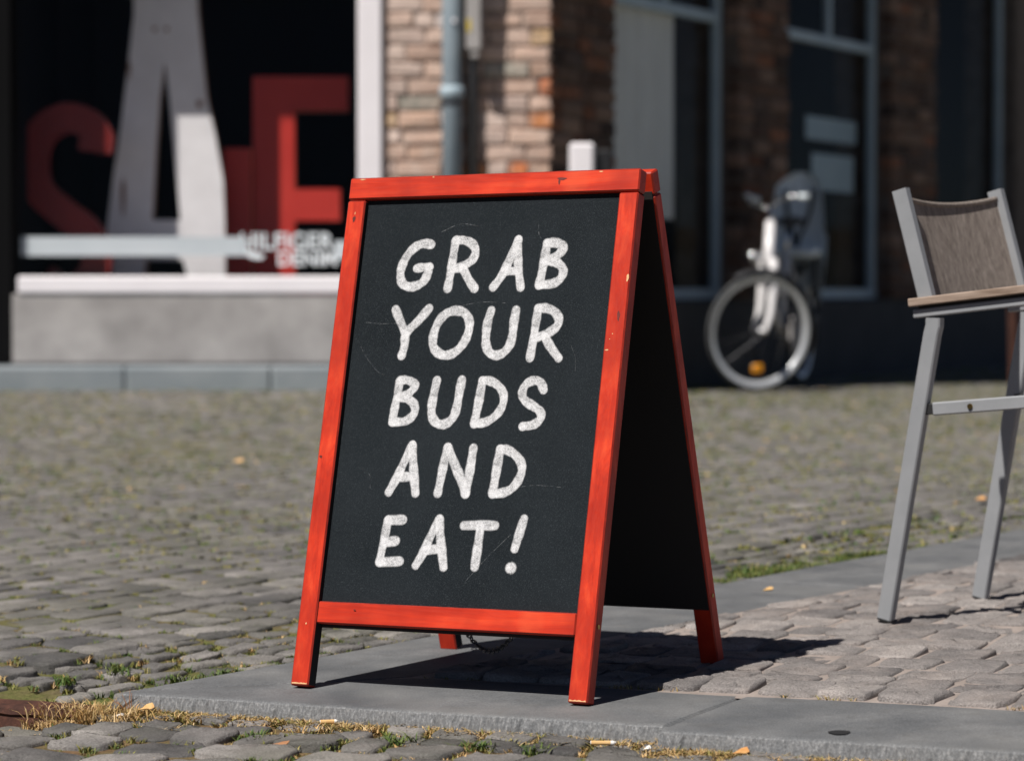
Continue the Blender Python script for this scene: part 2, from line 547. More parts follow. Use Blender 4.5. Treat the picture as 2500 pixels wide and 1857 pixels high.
def glass_mat(name, refl=.55, tint=(.97, .98, .98)):
    m = Mat(name)
    nt = m.nt
    t = N(nt, 'ShaderNodeBsdfTransparent'); t.inputs[0].default_value = (*tint, 1)
    g = N(nt, 'ShaderNodeBsdfGlossy'); g.inputs['Roughness'].default_value = .02
    fr = N(nt, 'ShaderNodeFresnel'); fr.inputs['IOR'].default_value = 1.45
    k = m.math('MULTIPLY', fr.outputs[0], refl)
    mx = N(nt, 'ShaderNodeMixShader')
    m.link(k, mx.inputs[0]); m.link(t.outputs[0], mx.inputs[1]); m.link(g.outputs[0], mx.inputs[2])
    m.link(mx.outputs[0], nt.nodes['Material Output'].inputs['Surface'])
    return m
m_glass = glass_mat('window_glass', .12, (1, 1, 1))
m_paving = Mat('distant_sett_paving', rough=.9, spec=.2)
v = m_paving.coord('World', rot=(0, 0, math.radians(-51)))
br_ = N(m_paving.nt, 'ShaderNodeTexBrick')
br_.inputs['Scale'].default_value = 4.0
br_.inputs['Color1'].default_value = (.15, .145, .14, 1); br_.inputs['Color2'].default_value = (.22, .21, .2, 1); br_.inputs['Mortar'].default_value = (.13, .12, .06, 1)
br_.inputs['Mortar Size'].default_value = .03
m_paving.link(v, br_.inputs['Vector'])
m_paving.color(m_paving.mix(.4, br_.outputs['Color'], m_paving.ramp(m_paving.noise(v, 30, 5, .7), [(.3, .25), (.7, .8)]), 'OVERLAY'))
m_glass2 = glass_mat('dark_tinted_glass', .02, (.95, .96, .96))
# ---------------------------------------------------------------- ground
C0 = np.array([-.70, 5.035])
ea = np.array([math.cos(math.radians(-26.6)), math.sin(math.radians(-26.6))])
na = np.array([-ea[1], ea[0]])                       # inward (away from the camera)
eb = np.array([math.cos(math.radians(51.2)), math.sin(math.radians(51.2))])
nb = np.array([eb[1], -eb[0]])                       # inward (to the right)
def in_view(x, y, m=.45):
    return abs(x) < .19 * y + m and y > 4.15

# lower lane, reaching the horizon, and the street that lies a little higher behind the kerb line
def lanedrop(p):
    return -.034 * float(sstep(.06, -.12, (np.asarray(p) - C0) @ ea))
xs = np.concatenate([[-400, -60, -10], np.linspace(-3, 5, 81), [15, 80, 400]])
ys = np.concatenate([[-400, -60, -10], np.linspace(-3, .05, 40), [10, 60, 400]])
gv, gf = [], []
for yy in ys:
    for xx in xs:
        p = C0 + ea * xx + na * yy
        gv.append((p[0], p[1], -.036 + lanedrop(p) + (0 if yy < 1 else -.56)))
nx = len(xs)
for j in range(len(ys) - 1):
    for i in range(nx - 1):
        gf.append((j * nx + i, j * nx + i + 1, (j + 1) * nx + i + 1, (j + 1) * nx + i))
ground = tag(obj('ground', gv, gf, m_sand), kind='structure')
def railrise(p):
    p = np.asarray(p)
    return -.028 * (1 - float(sstep(.02, .5, (p - C0) @ na)))
xs = np.concatenate([np.linspace(-80, -8, 9), np.linspace(-7, 12, 77), np.linspace(14, 80, 9)])
ys = np.concatenate([[.03], np.linspace(.2, 19, 76), np.linspace(21, 90, 9)])
gv, gf = [], []
for yy in ys:
    for xx in xs:
        p = C0 + ea * xx + na * yy
        band = (p - C0) @ nb
        low = -.013 if -.39 < band else 0
        gv.append((p[0], p[1], float(hgt(p[0], p[1])) - .0045 + low + railrise(p)))
nx = len(xs)
for j in range(len(ys) - 1):
    for i in range(nx - 1):
        gf.append((j * nx + i, j * nx + i + 1, (j + 1) * nx + i + 1, (j + 1) * nx + i))
street = tag(obj('street', gv, gf, m_soil), kind='structure')
street.data.materials.append(m_paving.m)
for pol in street.data.polygons:
    c_ = street.data.vertices[pol.vertices[0]].co
    if abs(c_.x) > .19 * c_.y + 1.6 or c_.y < 4.0:
        pol.material_index = 1

def stone(quad, ztop, n=12, depth=.05, rough=.0016, dome=.006, tilt=.03, p=.34, dense=False, edge_drop=.008):
    """one worn sett: rounded outline, domed and chipped top"""
    quad = np.asarray(quad, float)
    c = quad.mean(0)
    t = np.linspace(0, 2 * np.pi, n, endpoint=False) + np.pi / n
    ux = np.sign(np.cos(t)) * np.abs(np.cos(t)) ** p
    uy = np.sign(np.sin(t)) * np.abs(np.sin(t)) ** p
    w = rng.uniform(.94 if not dense else .89, 1.02, n)
    out = []
    for a_, b_ in zip(ux * w, uy * w):
        s_, t_ = (a_ + 1) / 2, (b_ + 1) / 2
        out.append(quad[0] * (1 - s_) * (1 - t_) + quad[1] * s_ * (1 - t_) + quad[2] * s_ * t_ + quad[3] * (1 - s_) * t_)
    out = np.array(out)
    if dense:
        rings = [(1.0, -depth), (1.0, -edge_drop * 1.6), (.985, -edge_drop * .8), (.96, -edge_drop * .3), (.91, -.0006), (.66, dome * .35), (.42, dome * .7), (.2, dome * .95)]
    elif n >= 12:
        rings = [(1.0, -depth), (1.0, -edge_drop), (.97, -edge_drop * .3), (.9, 0), (.5, dome * .7)]
    else:
        rings = [(1.0, -depth), (1.0, -edge_drop), (.93, -.0005), (.45, dome * .7)]
    tl = rng.normal(0, tilt, 2)
    V, Fc = [], []
    k1 = rng.uniform(0, 6.28, 4); fx = rng.uniform(25, 60, 4)
    for k, (r, z) in enumerate(rings):
        P = c + (out - c) * r
        zz = np.full(n, z)
        if k > 0:
            zz = zz + rng.normal(0, rough, n)
            zz = zz + .0009 * np.sin(P[:, 0] * fx[0] + k1[0]) + .0009 * np.sin(P[:, 1] * fx[1] + k1[1])
            zz = zz + (P - c) @ tl
        V += [(P[i, 0], P[i, 1], ztop + zz[i]) for i in range(n)]
    V.append((c[0], c[1], ztop + dome))
    for k in range(len(rings) - 1):
        for i in range(n):
            i2 = (i + 1) % n
            Fc.append((k * n + i, k * n + i2, (k + 1) * n + i2, (k + 1) * n + i))
    o_ = (len(rings) - 1) * n
    for i in range(n):
        Fc.append((o_ + i, o_ + (i + 1) % n, len(V) - 1))
    return V, Fc

def lay(origin, e1, e2, rows, smin, smax, lmin, lmax, keep, gap=.012, jit=.008, clip=None):
    """rows of setts; rows = list of (t0, t1) across e2; returns quads"""
    quads = []
    for (t0, t1) in rows:
        s_ = smin + rng.uniform(0, lmax)
        prev = None
        while s_ < smax:
            l_ = rng.uniform(lmin, lmax)
            g = gap * rng.uniform(.4, 1.3)
            q_ = []
            for (ss, tt) in ((s_ + g / 2, t0 + gap / 2), (s_ + l_ - g / 2, t0 + gap / 2), (s_ + l_ - g / 2, t1 - gap / 2), (s_ + g / 2, t1 - gap / 2)):
                q_.append(origin + e1 * (ss + rng.normal(0, jit * .6)) + e2 * (tt + rng.normal(0, jit * .5)))
            q_ = np.array(q_)
            c = q_.mean(0)
            if clip is not None:
                q_ = clip(q_)
                if q_ is None:
                    s_ += l_
                    continue
                c = q_.mean(0)
            if keep(c, q_):
                quads.append(q_)
            s_ += l_
    return quads

def rows_from(t, end, lo, hi):
    out = []
    while t < end:
        w = rng.uniform(lo, hi)
        out.append((t, t + w)); t += w
    return out

# lower lane: rows along the kerb, small setts first, larger ones further out (towards the camera)
rowsA = [(-.075, -.012), (-.15, -.075), (-.255, -.15)] + [(-.255 - .118 * (k + 1), -.255 - .118 * k) for k in range(10)]
in_lane = lambda c, q_: abs(c[0]) < .19 * c[1] + .8 and c[1] > 3.3
quadsA = lay(C0, ea, na, rowsA[:3], -1.3, 2.6, .075, .13, in_lane, .014, .010)
quadsA += lay(C0, ea, na, rowsA[3:], -1.6, 2.6, .11, .18, in_lane, .024, .014)
# street: band of small setts along the back kerb, then full size rows
keepB = lambda c, q_: in_view(c[0], c[1], 1.2) and c[1] < (14.45 if c[0] < .3 else 14.5 + (c[0] - .3) * 2.2) and min((p_ - C0) @ na for p_ in q_) > .04
rowsB1 = rows_from(.012, .385, .062, .085)
quadsB1 = lay(C0, eb, -nb, rowsB1, -1.6, 13, .075, .125, keepB, .018, .009)
rowsB2 = rows_from(.40, 13.5, .098, .125)
quadsB2 = lay(C0, eb, -nb, rowsB2, -10, 20, .10, .16, keepB, .014, .007)

stones = []
for q_ in quadsA:
    c = q_.mean(0)
    d = -(c - C0) @ na
    stones.append((q_, -.028 - (.002 if d < .16 else -.002) + rng.normal(0, .003) + lanedrop(c), 'A'))
for q_ in quadsB1:
    c = q_.mean(0)
    d = -(c - C0) @ nb
    stones.append((q_, -.003 - .006 * math.sin(min(d / .39, 1) * math.pi) + rng.normal(0, .003) + float(hgt(*c)) + railrise(c), 'B'))
for q_ in quadsB2:
    c = q_.mean(0)
    stones.append((q_, .004 + rng.normal(0, .0028 - .0021 * float(sstep(5.6, 7.8, c[1]))) + float(hgt(*c)) + .004 * math.sin(c[0] * 2.1 + 1) * math.sin(c[1] * 1.3) + railrise(c), 'B'))

def seen_size(q_):
    c = q_.mean(0)
    return (abs(np.cross(q_[2] - q_[0], q_[3] - q_[1])) / c[1] ** 3) if in_view(c[0], c[1], -.02) and c[1] > 4.38 else -1
order = sorted(range(len(stones)), key=lambda i: -seen_size(stones[i][0]))
rest = MB(); rest_t = []
for rank, i in enumerate(order):
    q_, z, zone = stones[i]
    c = q_.mean(0)
    tone = float(np.clip(rng.normal(.45, .27 - .16 * float(sstep(6, 9, c[1]))), 0, 1))
    if zone == 'B':
        tone = min(1, tone + .25 * float(sstep(6, 14, c[1])))
    near = c[1] < 8
    fl = 1 - .85 * float(sstep(5.6, 7.8, c[1]))
    V, Fc = stone(q_, z - (1 - fl) * .003, 12 if near else 8, .05, .0018 * fl, rng.uniform(.0003, .002) * fl, .015 * fl, edge_drop=.0055 * fl)
    if rank < 300:
        obj('sett', V, Fc, m_sett, ground if zone == 'A' else street, smooth=True, attrs={'tone': [tone] * len(V)})
    else:
        rest.add(V, Fc); rest_t += [tone] * len(V)
o = rest.make('sett_paving', m_sett, street, smooth=True, attrs={'tone': rest_t})
o['kind'] = 'stuff'

# ---------------------------------------------------------------- terrace: bluestone border and rough setts
terrace_base = []
W_ = .325
kk = W_ / math.sin(math.radians(77.8))
inner = C0 + (ea + eb) * kk
far_a, far_b = C0 + ea * 4.2, C0 + eb * 4.6
poly = [C0 + (ea + eb) * .02, C0 + ea * 4.2 + na * .02, far_a + eb * 4.6, far_b + nb * .02]
zt = -.008
nv = len(poly)
terrace = tag(obj('terrace', [(p_[0], p_[1], zt) for p_ in poly] + [(p_[0], p_[1], -.06) for p_ in poly],
                  [(0, 1, 2, 3), (7, 6, 5, 4)] + [(i, i + 4, (i + 1) % 4 + 4, (i + 1) % 4) for i in range(4)], m_tmortar), kind='structure')

ii = [inner - (ea + eb) * .03, inner + ea * 3.6 - eb * .03, inner + ea * 3.6 + eb * 4, inner + eb * 4 - ea * .03]
obj('mortar_bed', [(p_[0], p_[1], -.0012) for p_ in ii], [(0, 1, 2, 3)], m_tmortar, terrace)

def kerb_slab(e1, nin, p0, p1, mit0, off=0.0, seed=0, flare=0.0):
    """border slab from p0 to p1 along e1; mit0 = slope of the start cut; face = tooled outer face"""
    r = np.random.RandomState(seed)
    prof = [(-.012, -.062), (-.010, -.036), (-.007, -.018), (-.003, -.0045), (.0, -.0012), (.006, 0), (.05, .0005), (.12, .001), (.2, .0005), (.3, 0), (W_ - .003, -.001), (W_, -.006)]
    ns = max(8, int((p1 - p0) / .0075))
    V, Fc, tones = [], [], []
    rid = r.normal(0, 1, ns + 1)
    rid2 = np.convolve(r.normal(0, 1, ns + 1), np.ones(9) / 9, 'same') * 2
    for i in range(ns + 1):
        t = i / ns
        for j, (v_, z) in enumerate(prof):
            a0 = p0 + mit0 * max(v_, 0) + .0012
            a1 = p1 - .0012
            s_ = a0 + (a1 - a0) * t
            edge = min(t, 1 - t) * (a1 - a0)
            zz = z
            vv = v_ - off * max(0, 1 - max(v_, 0) / .3)
            if j < 5:
                vv += (.0012 * rid[i] + .0012 * rid2[i]) * (1 if j in (1, 2) else .35)
                if flare and edge < .05 and t < .5:
                    s_ -= flare * (-z / .03)
            tones.append(1.0 if j < 4 else 0.0)
            if edge < .006:
                zz -= (.006 - edge) * .8
            zz += .0006 * math.sin(s_ * 9 + v_ * 7)
            pt = C0 + e1 * s_ + nin * vv
            V.append((pt[0], pt[1], zz))
    m_ = len(prof)
    for i in range(ns):
        for j in range(m_ - 1):
            qd = (i * m_ + j, (i + 1) * m_ + j, (i + 1) * m_ + j + 1, i * m_ + j + 1)
            Fc.append(qd if nin is na else tuple(reversed(qd)))
    for i in (0, ns):
        Fc.append(tuple(i * m_ + j for j in range(m_)))
    return V, Fc, tones
mit = (inner - C0) @ ea / W_
pa = [0, 1.05, 2.12, 3.2, 4.2]
for k in range(4):
    V, Fc, tn = kerb_slab(ea, na, pa[k], pa[k + 1], mit if k == 0 else 0, off=(0, .042, .05, .05)[k], seed=k, flare=.045 if k == 0 else 0)
    obj('kerb_slab', V, Fc, m_slab, terrace, attrs={'face': tn})
mitb = (inner - C0) @ eb / W_
pb = [.0, .98, 1.95, 2.9, 3.8, 4.6]
for k in range(5):
    V, Fc, tn = kerb_slab(eb, nb, pb[k], pb[k + 1], mitb if k == 0 else 0, seed=20 + k, flare=.03 if k == 0 else 0)
    obj('kerb_slab', V, Fc, m_slab, terrace, attrs={'face': tn})

def clipT(q_):
    q_ = q_.copy()
    for k in range(4):
        d = (q_[k] - C0) @ na
        if d < W_ + .006:
            q_[k] += na * (W_ + .006 - d)
        d = (q_[k] - C0) @ nb
        if d < W_ + .006:
            q_[k] += ea * (W_ + .006 - d) / (ea @ nb)
    ar = .5 * abs(np.cross(q_[2] - q_[0], q_[3] - q_[1]))
    return q_ if ar > .002 else None
def keepT(c, q_):
    return in_view(c[0], c[1], .75) and c[1] < 8.2
quadsT = lay(C0, ea, na, rows_from(W_ + .006, 2.6, .105, .135), 0, 4.0, .085, .13, keepT, .004, .008, clipT)
nT = 0
for q_ in sorted(quadsT, key=lambda s_: s_.mean(0)[1]):
    nT += 1
    first = (q_.mean(0) - C0) @ na < W_ + .16
    V, Fc = stone(q_, .0042 + (.005 if first else 0) + rng.normal(0, .0016), 18, .03, .0015, rng.uniform(-.0008, .0012), .024, .24, True, .008 if first else .0045)
    obj('sett', V, Fc, m_terrace, terrace, smooth=True, attrs={'tone': [float(np.clip(rng.normal(.5, .2), 0, 1))] * len(V)})
print('street setts', len(stones), 'terrace setts', nT)

# rusty rail set in the paving, in line with the kerb
rail = root('iron_rail', Matrix.Translation((C0[0] - .5, C0[1] + .25, -.05)), 'rusty iron rail set in the setts left of the kerb corner', 'rail')
prof = [(.075, -.06), (.075, -.006), (.062, -.002), (.05, -.002), (.046, -.010), (.034, -.010), (.030, -.003), (.012, -.003), (.004, -.007), (.0, -.016), (.004, -.02), (-.004, -.06)]
V, Fc = [], []
xs_ = np.linspace(-1.9, -.018, 60)
for i, s_ in enumerate(xs_):
    for (v_, z) in prof:
        p_ = C0 + ea * s_ + na * (v_ - .045)
        V.append((p_[0], p_[1], z - .026 + rng.normal(0, .0006)))
m_ = len(prof)
for i in range(len(xs_) - 1):
    for j in range(m_ - 1):
        Fc.append((i * m_ + j, i * m_ + j + 1, (i + 1) * m_ + j + 1, (i + 1) * m_ + j))
Fc.append(tuple((len(xs_) - 1) * m_ + j for j in range(m_)))
obj('channel', V, Fc, m_rust, rail)
V, Fc = cbox((-.02, -.004, -.05), (.02, .004, .004), .002)
p_ = C0 + ea * -.30 + na * -.05
obj('lug', V, Fc, m_rust, rail, M=Matrix.Translation((p_[0], p_[1], -.03)) @ Matrix.Rotation(math.radians(-26.6), 4, 'Z'))
LETTERS=[('G',[[(-0.1158,0.8081),(-0.1290,0.8102),(-0.1427,0.8074),(-0.1574,0.7964),(-0.1683,0.7796),(-0.1734,0.7618),(-0.1719,0.7457),(-0.1645,0.7349),(-0.1508,0.7302),(-0.1351,0.7327),(-0.1222,0.7414),(-0.1160,0.7556),(-0.1144,0.7662)],[(-0.1402,0.7645),(-0.1293,0.7656),(-0.1150,0.7662)]]),
('R',[[(-0.0655,0.8147),(-0.0670,0.7920),(-0.0681,0.7690),(-0.0694,0.7478),(-0.0715,0.7257)],[(-0.0655,0.8147),(-0.0481,0.8147),(-0.0304,0.8073),(-0.0224,0.7947),(-0.0252,0.7807),(-0.0368,0.7711),(-0.0517,0.7643),(-0.0641,0.7610)],[(-0.0448,0.7642),(-0.0314,0.7437),(-0.0157,0.7250)]]),
('A',[[(0.0625,0.8133),(0.0486,0.7759),(0.0364,0.7480),(0.0214,0.7272)],[(0.0625,0.8133),(0.0650,0.7843),(0.0694,0.7580),(0.0773,0.7261)],[(0.0432,0.7558),(0.0683,0.7563)]]),
('B',[[(0.1210,0.8060),(0.1189,0.7746),(0.1166,0.7503),(0.1136,0.7298)],[(0.1210,0.8060),(0.1372,0.8065),(0.1535,0.8005),(0.1522,0.7914),(0.1411,0.7812),(0.1220,0.7728)],[(0.1257,0.7737),(0.1432,0.7707),(0.1556,0.7619),(0.1593,0.7514),(0.1535,0.7394),(0.1400,0.7323),(0.1141,0.7295)]]),
('Y',[[(-0.1751,0.6883),(-0.1627,0.6672),(-0.1487,0.6441)],[(-0.1052,0.6895),(-0.1246,0.6670),(-0.1467,0.6441),(-0.1477,0.6211),(-0.1513,0.6026)]]),
('O',[[(-0.0517,0.6855),(-0.0668,0.6807),(-0.0801,0.6684),(-0.0878,0.6509),(-0.0901,0.6333),(-0.0865,0.6175),(-0.0743,0.6069),(-0.0611,0.6034),(-0.0458,0.6069),(-0.0315,0.6182),(-0.0218,0.6348),(-0.0179,0.6540),(-0.0213,0.6698),(-0.0336,0.6821),(-0.0517,0.6855)]]),
('U',[[(0.0228,0.6843),(0.0182,0.6625),(0.0179,0.6416),(0.0196,0.6242),(0.0276,0.6094),(0.0423,0.6033),(0.0571,0.6085),(0.0679,0.6223),(0.0714,0.6414),(0.0714,0.6622),(0.0730,0.6847)]]),
('R',[[(0.1170,0.6878),(0.1155,0.6619),(0.1141,0.6360),(0.1110,0.5981)],[(0.1170,0.6878),(0.1338,0.6877),(0.1508,0.6806),(0.1604,0.6676),(0.1575,0.6547),(0.1445,0.6445),(0.1282,0.6377),(0.1162,0.6343)],[(0.1359,0.6368),(0.1494,0.6187),(0.1678,0.5981)]]),
('B',[[(-0.1490,0.5564),(-0.1507,0.5293),(-0.1529,0.5081),(-0.1555,0.4811)],[(-0.1491,0.5568),(-0.1344,0.5580),(-0.1167,0.5504),(-0.1208,0.5393),(-0.1326,0.5303),(-0.1487,0.5253)],[(-0.1470,0.5269),(-0.1300,0.5242),(-0.1149,0.5149),(-0.1104,0.5019),(-0.1163,0.4905),(-0.1301,0.4825),(-0.1544,0.4811)]]),
('U',[[(-0.0724,0.5574),(-0.0757,0.5298),(-0.0769,0.5103),(-0.0748,0.4941),(-0.0666,0.4829),(-0.0532,0.4777),(-0.0400,0.4815),(-0.0296,0.4929),(-0.0254,0.5107),(-0.0237,0.5333),(-0.0214,0.5584)]]),
('D',[[(0.0205,0.5569),(0.0184,0.5255),(0.0159,0.5014),(0.0137,0.4797)],[(0.0204,0.5574),(0.0358,0.5570),(0.0529,0.5490),(0.0649,0.5354),(0.0676,0.5194),(0.0620,0.5034),(0.0510,0.4913),(0.0341,0.4823),(0.0143,0.4797)]]),
('S',[[(0.1448,0.5414),(0.1378,0.5534),(0.1266,0.5581),(0.1129,0.5541),(0.1044,0.5436),(0.1041,0.5309),(0.1125,0.5205),(0.1285,0.5119),(0.1409,0.5041),(0.1455,0.4946),(0.1405,0.4850),(0.1289,0.4785),(0.1107,0.4760)]]),
('A',[[(-0.1079,0.4395),(-0.1206,0.4093),(-0.1317,0.3817),(-0.1457,0.3539)],[(-0.1079,0.4395),(-0.1036,0.4161),(-0.0970,0.3840),(-0.0904,0.3536)],[(-0.1244,0.3818),(-0.0978,0.3831)]]),
('N',[[(-0.0352,0.4365),(-0.0385,0.4124),(-0.0414,0.3851),(-0.0448,0.3538)],[(-0.0343,0.4365),(-0.0158,0.4047),(0.0002,0.3779),(0.0112,0.3542)],[(0.0174,0.4357),(0.0160,0.4101),(0.0142,0.3814),(0.0116,0.3543)]]),
('D',[[(0.0712,0.4349),(0.0688,0.4031),(0.0669,0.3745),(0.0656,0.3555)],[(0.0712,0.4349),(0.0865,0.4335),(0.1035,0.4243),(0.1161,0.4102),(0.1185,0.3945),(0.1118,0.3770),(0.1001,0.3641),(0.0849,0.3578),(0.0660,0.3555)]]),
('E',[[(-0.1404,0.3036),(-0.1443,0.2636),(-0.1484,0.2280)],[(-0.1404,0.3036),(-0.1095,0.3050)],[(-0.1417,0.2637),(-0.1192,0.2667)],[(-0.1484,0.2277),(-0.1063,0.2308)]]),
('A',[[(-0.0354,0.3079),(-0.0505,0.2750),(-0.0614,0.2464),(-0.0731,0.2249)],[(-0.0354,0.3079),(-0.0300,0.2784),(-0.0233,0.2505),(-0.0167,0.2240)],[(-0.0556,0.2522),(-0.0256,0.2560)]]),
('T',[[(0.0155,0.2980),(0.0455,0.2994),(0.0770,0.2997)],[(0.0489,0.2975),(0.0474,0.2583),(0.0459,0.2262)]]),
('!',[[(0.1328,0.3124),(0.1260,0.2830),(0.1209,0.2607)],[(0.1168,0.2265),(0.1181,0.2265)]]),
]
# ---------------------------------------------------------------- A-frame chalkboard
SX, SY, SA, SW, SS, ST, SH = -.0118, 5.1736, -.4993, .5935, .2796, .0351, .9
SM = Matrix.Translation((SX, SY - .036, .0068)) @ Matrix.Rotation(SA, 4, 'Z') @ Matrix.Scale(.9925, 4)
sign = root('chalkboard_sign', SM, 'red wooden A-frame chalkboard sign with white chalk lettering on the pavement', 'sign')
SL = math.hypot(SH, SS - ST)
lean = math.atan2(SS - ST, SH)
def stained(o, k, inner=0):
    """darker stain on the rounded edges; inner sides of the legs blackened to deepen their shade"""
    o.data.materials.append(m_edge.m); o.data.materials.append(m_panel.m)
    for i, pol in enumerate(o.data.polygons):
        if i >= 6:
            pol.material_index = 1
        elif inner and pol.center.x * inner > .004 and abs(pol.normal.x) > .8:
            pol.material_index = 2  # shade of the inner side put in as black
    return o
def leaf(back):
    """matrix of one leaf: x across, y into the sign, z up along the leaf"""
    if not back:
        return SM @ Matrix.Translation((0, -SS, 0)) @ Matrix.Rotation(-lean, 4, 'X')
    return SM @ Matrix.Translation((0, SS, 0)) @ Matrix.Rotation(math.pi, 4, 'Z') @ Matrix.Rotation(-lean, 4, 'X')
HW, LW, TH = SW / 2, .0375, .027
for back in (0, 1):
    M = leaf(back)
    for sx in (-1, 1):
        a_, b_ = (sx * HW, sx * (HW - LW))
        m = MB().box((a_, 0, .0), (b_, TH, .8915), .0025)
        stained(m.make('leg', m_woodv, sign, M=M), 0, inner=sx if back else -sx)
    stained(MB().box((-HW, 0, .894), (HW, TH, SL + .002), .0025).make('top_rail', m_woodh, sign, M=M), 0)
    stained(MB().box((-HW + LW + .0006, .0015, .1135), (HW - LW - .0006, TH - .002, .1525), .002).make('bottom_rail', m_woodh, sign, M=M), 0)
    bd = MB().box((-HW + LW + .0004, .012, .1527), (HW - LW - .0004, .018, .8936)).make('chalkboard', m_board, sign, M=M)
    MB().box((-HW + LW + .001, .0185, .1085), (HW - LW - .001, TH - .0003, .893)).box((-HW + .004, TH + .0003, .1085), (HW - .004, TH + .0022, .9)).make('backing_panel', m_panel, sign, M=M)  # wide second sheet blackens the shaded inner faces of the legs
    # screw heads on the outer side of the legs
    for sx in (-1, 1):
        ring = [(sx * HW, TH * .5 + .004 * math.cos(t * math.pi / 5), .132 + .004 * math.sin(t * math.pi / 5)) for t in range(10)]
        v_ = ring + [(sx * (HW + .0012), p_[1], p_[2]) for p_ in ring]
        f_ = [tuple(range(10, 20))] + [(k, (k + 1) % 10, 10 + (k + 1) % 10, 10 + k) for k in range(10)]
        obj('screw', v_, f_, m_brass, sign, M=M)
    if not back:
        FRONT_BOARD = bd
        # knots, chips of bare wood and the worn lower ends of the legs
        for (u_, w_, ru, rw, mt, nm) in ((.1436, .9197, .009, .0024, m_knot, 'knot'), (.139, .914, .002, .005, m_knot, 'knot'), (.2823, .67, .0026, .0085, m_knot, 'knot'),
                                         (-.2787, .8562, .003, .006, m_knot, 'knot'), (-.289, .4134, .003, .0025, m_knot, 'knot'), (-.1809, .1394, .0025, .0012, m_knot, 'knot'),
                                         (.2925, .7375, .0022, .0075, m_bare, 'paint_chip'), (.2665, .6098, .0035, .0012, m_bare, 'paint_chip'), (-.2779, .8673, .0007, .0028, m_bare, 'paint_chip'),
                                         (-.2785, .1111, .0012, .002, m_bare, 'paint_chip'), (.2744, .6384, .001, .001, m_bare, 'paint_chip'), (.27, .629, .0009, .0009, m_bare, 'paint_chip'),
                                         (.22, .9305, .004, .0009, m_bare, 'paint_chip'), (-.27, .931, .006, .0008, m_bare, 'paint_chip'), (-.12, .931, .0022, .0007, m_bare, 'paint_chip')):
            n_ = 12
            ring = [(u_ + ru * math.cos(t) * (1 + .25 * math.sin(3 * t + u_ * 90)), -.00035, w_ + rw * math.sin(t) * (1 + .2 * math.cos(2 * t + w_ * 50))) for t in np.linspace(0, 2 * math.pi, n_ + 1)[:-1]]
            obj(nm, ring, [tuple(range(n_))], mt, sign, M=M)
        for sx in (-1, 1):
            a_, b_ = sorted((sx * (HW - .003), sx * (HW - LW + .003)))
            pts = [(a_ + (b_ - a_) * k / 14, -.00035, .0032) for k in range(15)] + [(a_ + (b_ - a_) * k / 14, -.00035, .0042 + .0018 * rng.uniform()) for k in range(14, -1, -1)]
            obj('worn_edge', pts, [tuple(range(30))], m_bare, sign, M=M)
        # chalk strokes
        hw = .0095
        for li, (ch, strokes) in enumerate(LETTERS):
            V, Fc, E_ = [], [], []
            for si, st in enumerate(strokes):
                dep = .012 - .00025 - .00012 * si
                P = np.array(smooth_path(st, 7)) if len(st) > 2 else np.array([np.array(st[0]) * (1 - t) + np.array(st[1]) * t for t in np.linspace(0, 1, 6)])
                w_ = hw * rng.uniform(.96, 1.06)
                if ch == '!' and si == 1:
                    w_ = .0118
                n_ = len(P)
                T = np.gradient(P, axis=0)
                T /= np.linalg.norm(T, axis=1)[:, None] + 1e-12
                Q = np.stack([-T[:, 1], T[:, 0]], 1)
                offs = (-1, -.62, 0, .62, 1)
                b0 = len(V)
                for i in range(n_):
                    wi = w_ * (1 + .07 * math.sin(i * .45 + li * 1.7) + .03 * math.sin(i * 1.3 + li))
                    for o_ in offs:
                        p_ = P[i] + Q[i] * wi * o_
                        V.append((p_[0], dep, p_[1])); E_.append(abs(o_))
                for i in range(n_ - 1):
                    for j in range(4):
                        Fc.append((b0 + i * 5 + j, b0 + (i + 1) * 5 + j, b0 + (i + 1) * 5 + j + 1, b0 + i * 5 + j + 1))
                for end, sg in ((0, -1), (n_ - 1, 1)):
                    cc0 = b0 + end * 5 + 2
                    rings = []
                    for rr in (.62, 1):
                        ids = [b0 + end * 5 + (3 if rr < 1 else 4)]
                        for k in range(1, 6):
                            an = math.pi * k / 6
                            p_ = P[end] + w_ * rr * (Q[end] * math.cos(an) + T[end] * sg * math.sin(an))
                            ids.append(len(V)); V.append((p_[0], dep, p_[1])); E_.append(rr)
                        ids.append(b0 + end * 5 + (1 if rr < 1 else 0))
                        rings.append(ids)
                    for k in range(6):
                        Fc.append((cc0, rings[0][k], rings[0][k + 1]))
                        Fc.append((rings[0][k], rings[1][k], rings[1][k + 1], rings[0][k + 1]))
            lo = obj('chalk_letter', V, Fc, m_chalk, bd, M=M, attrs={'edge': E_})
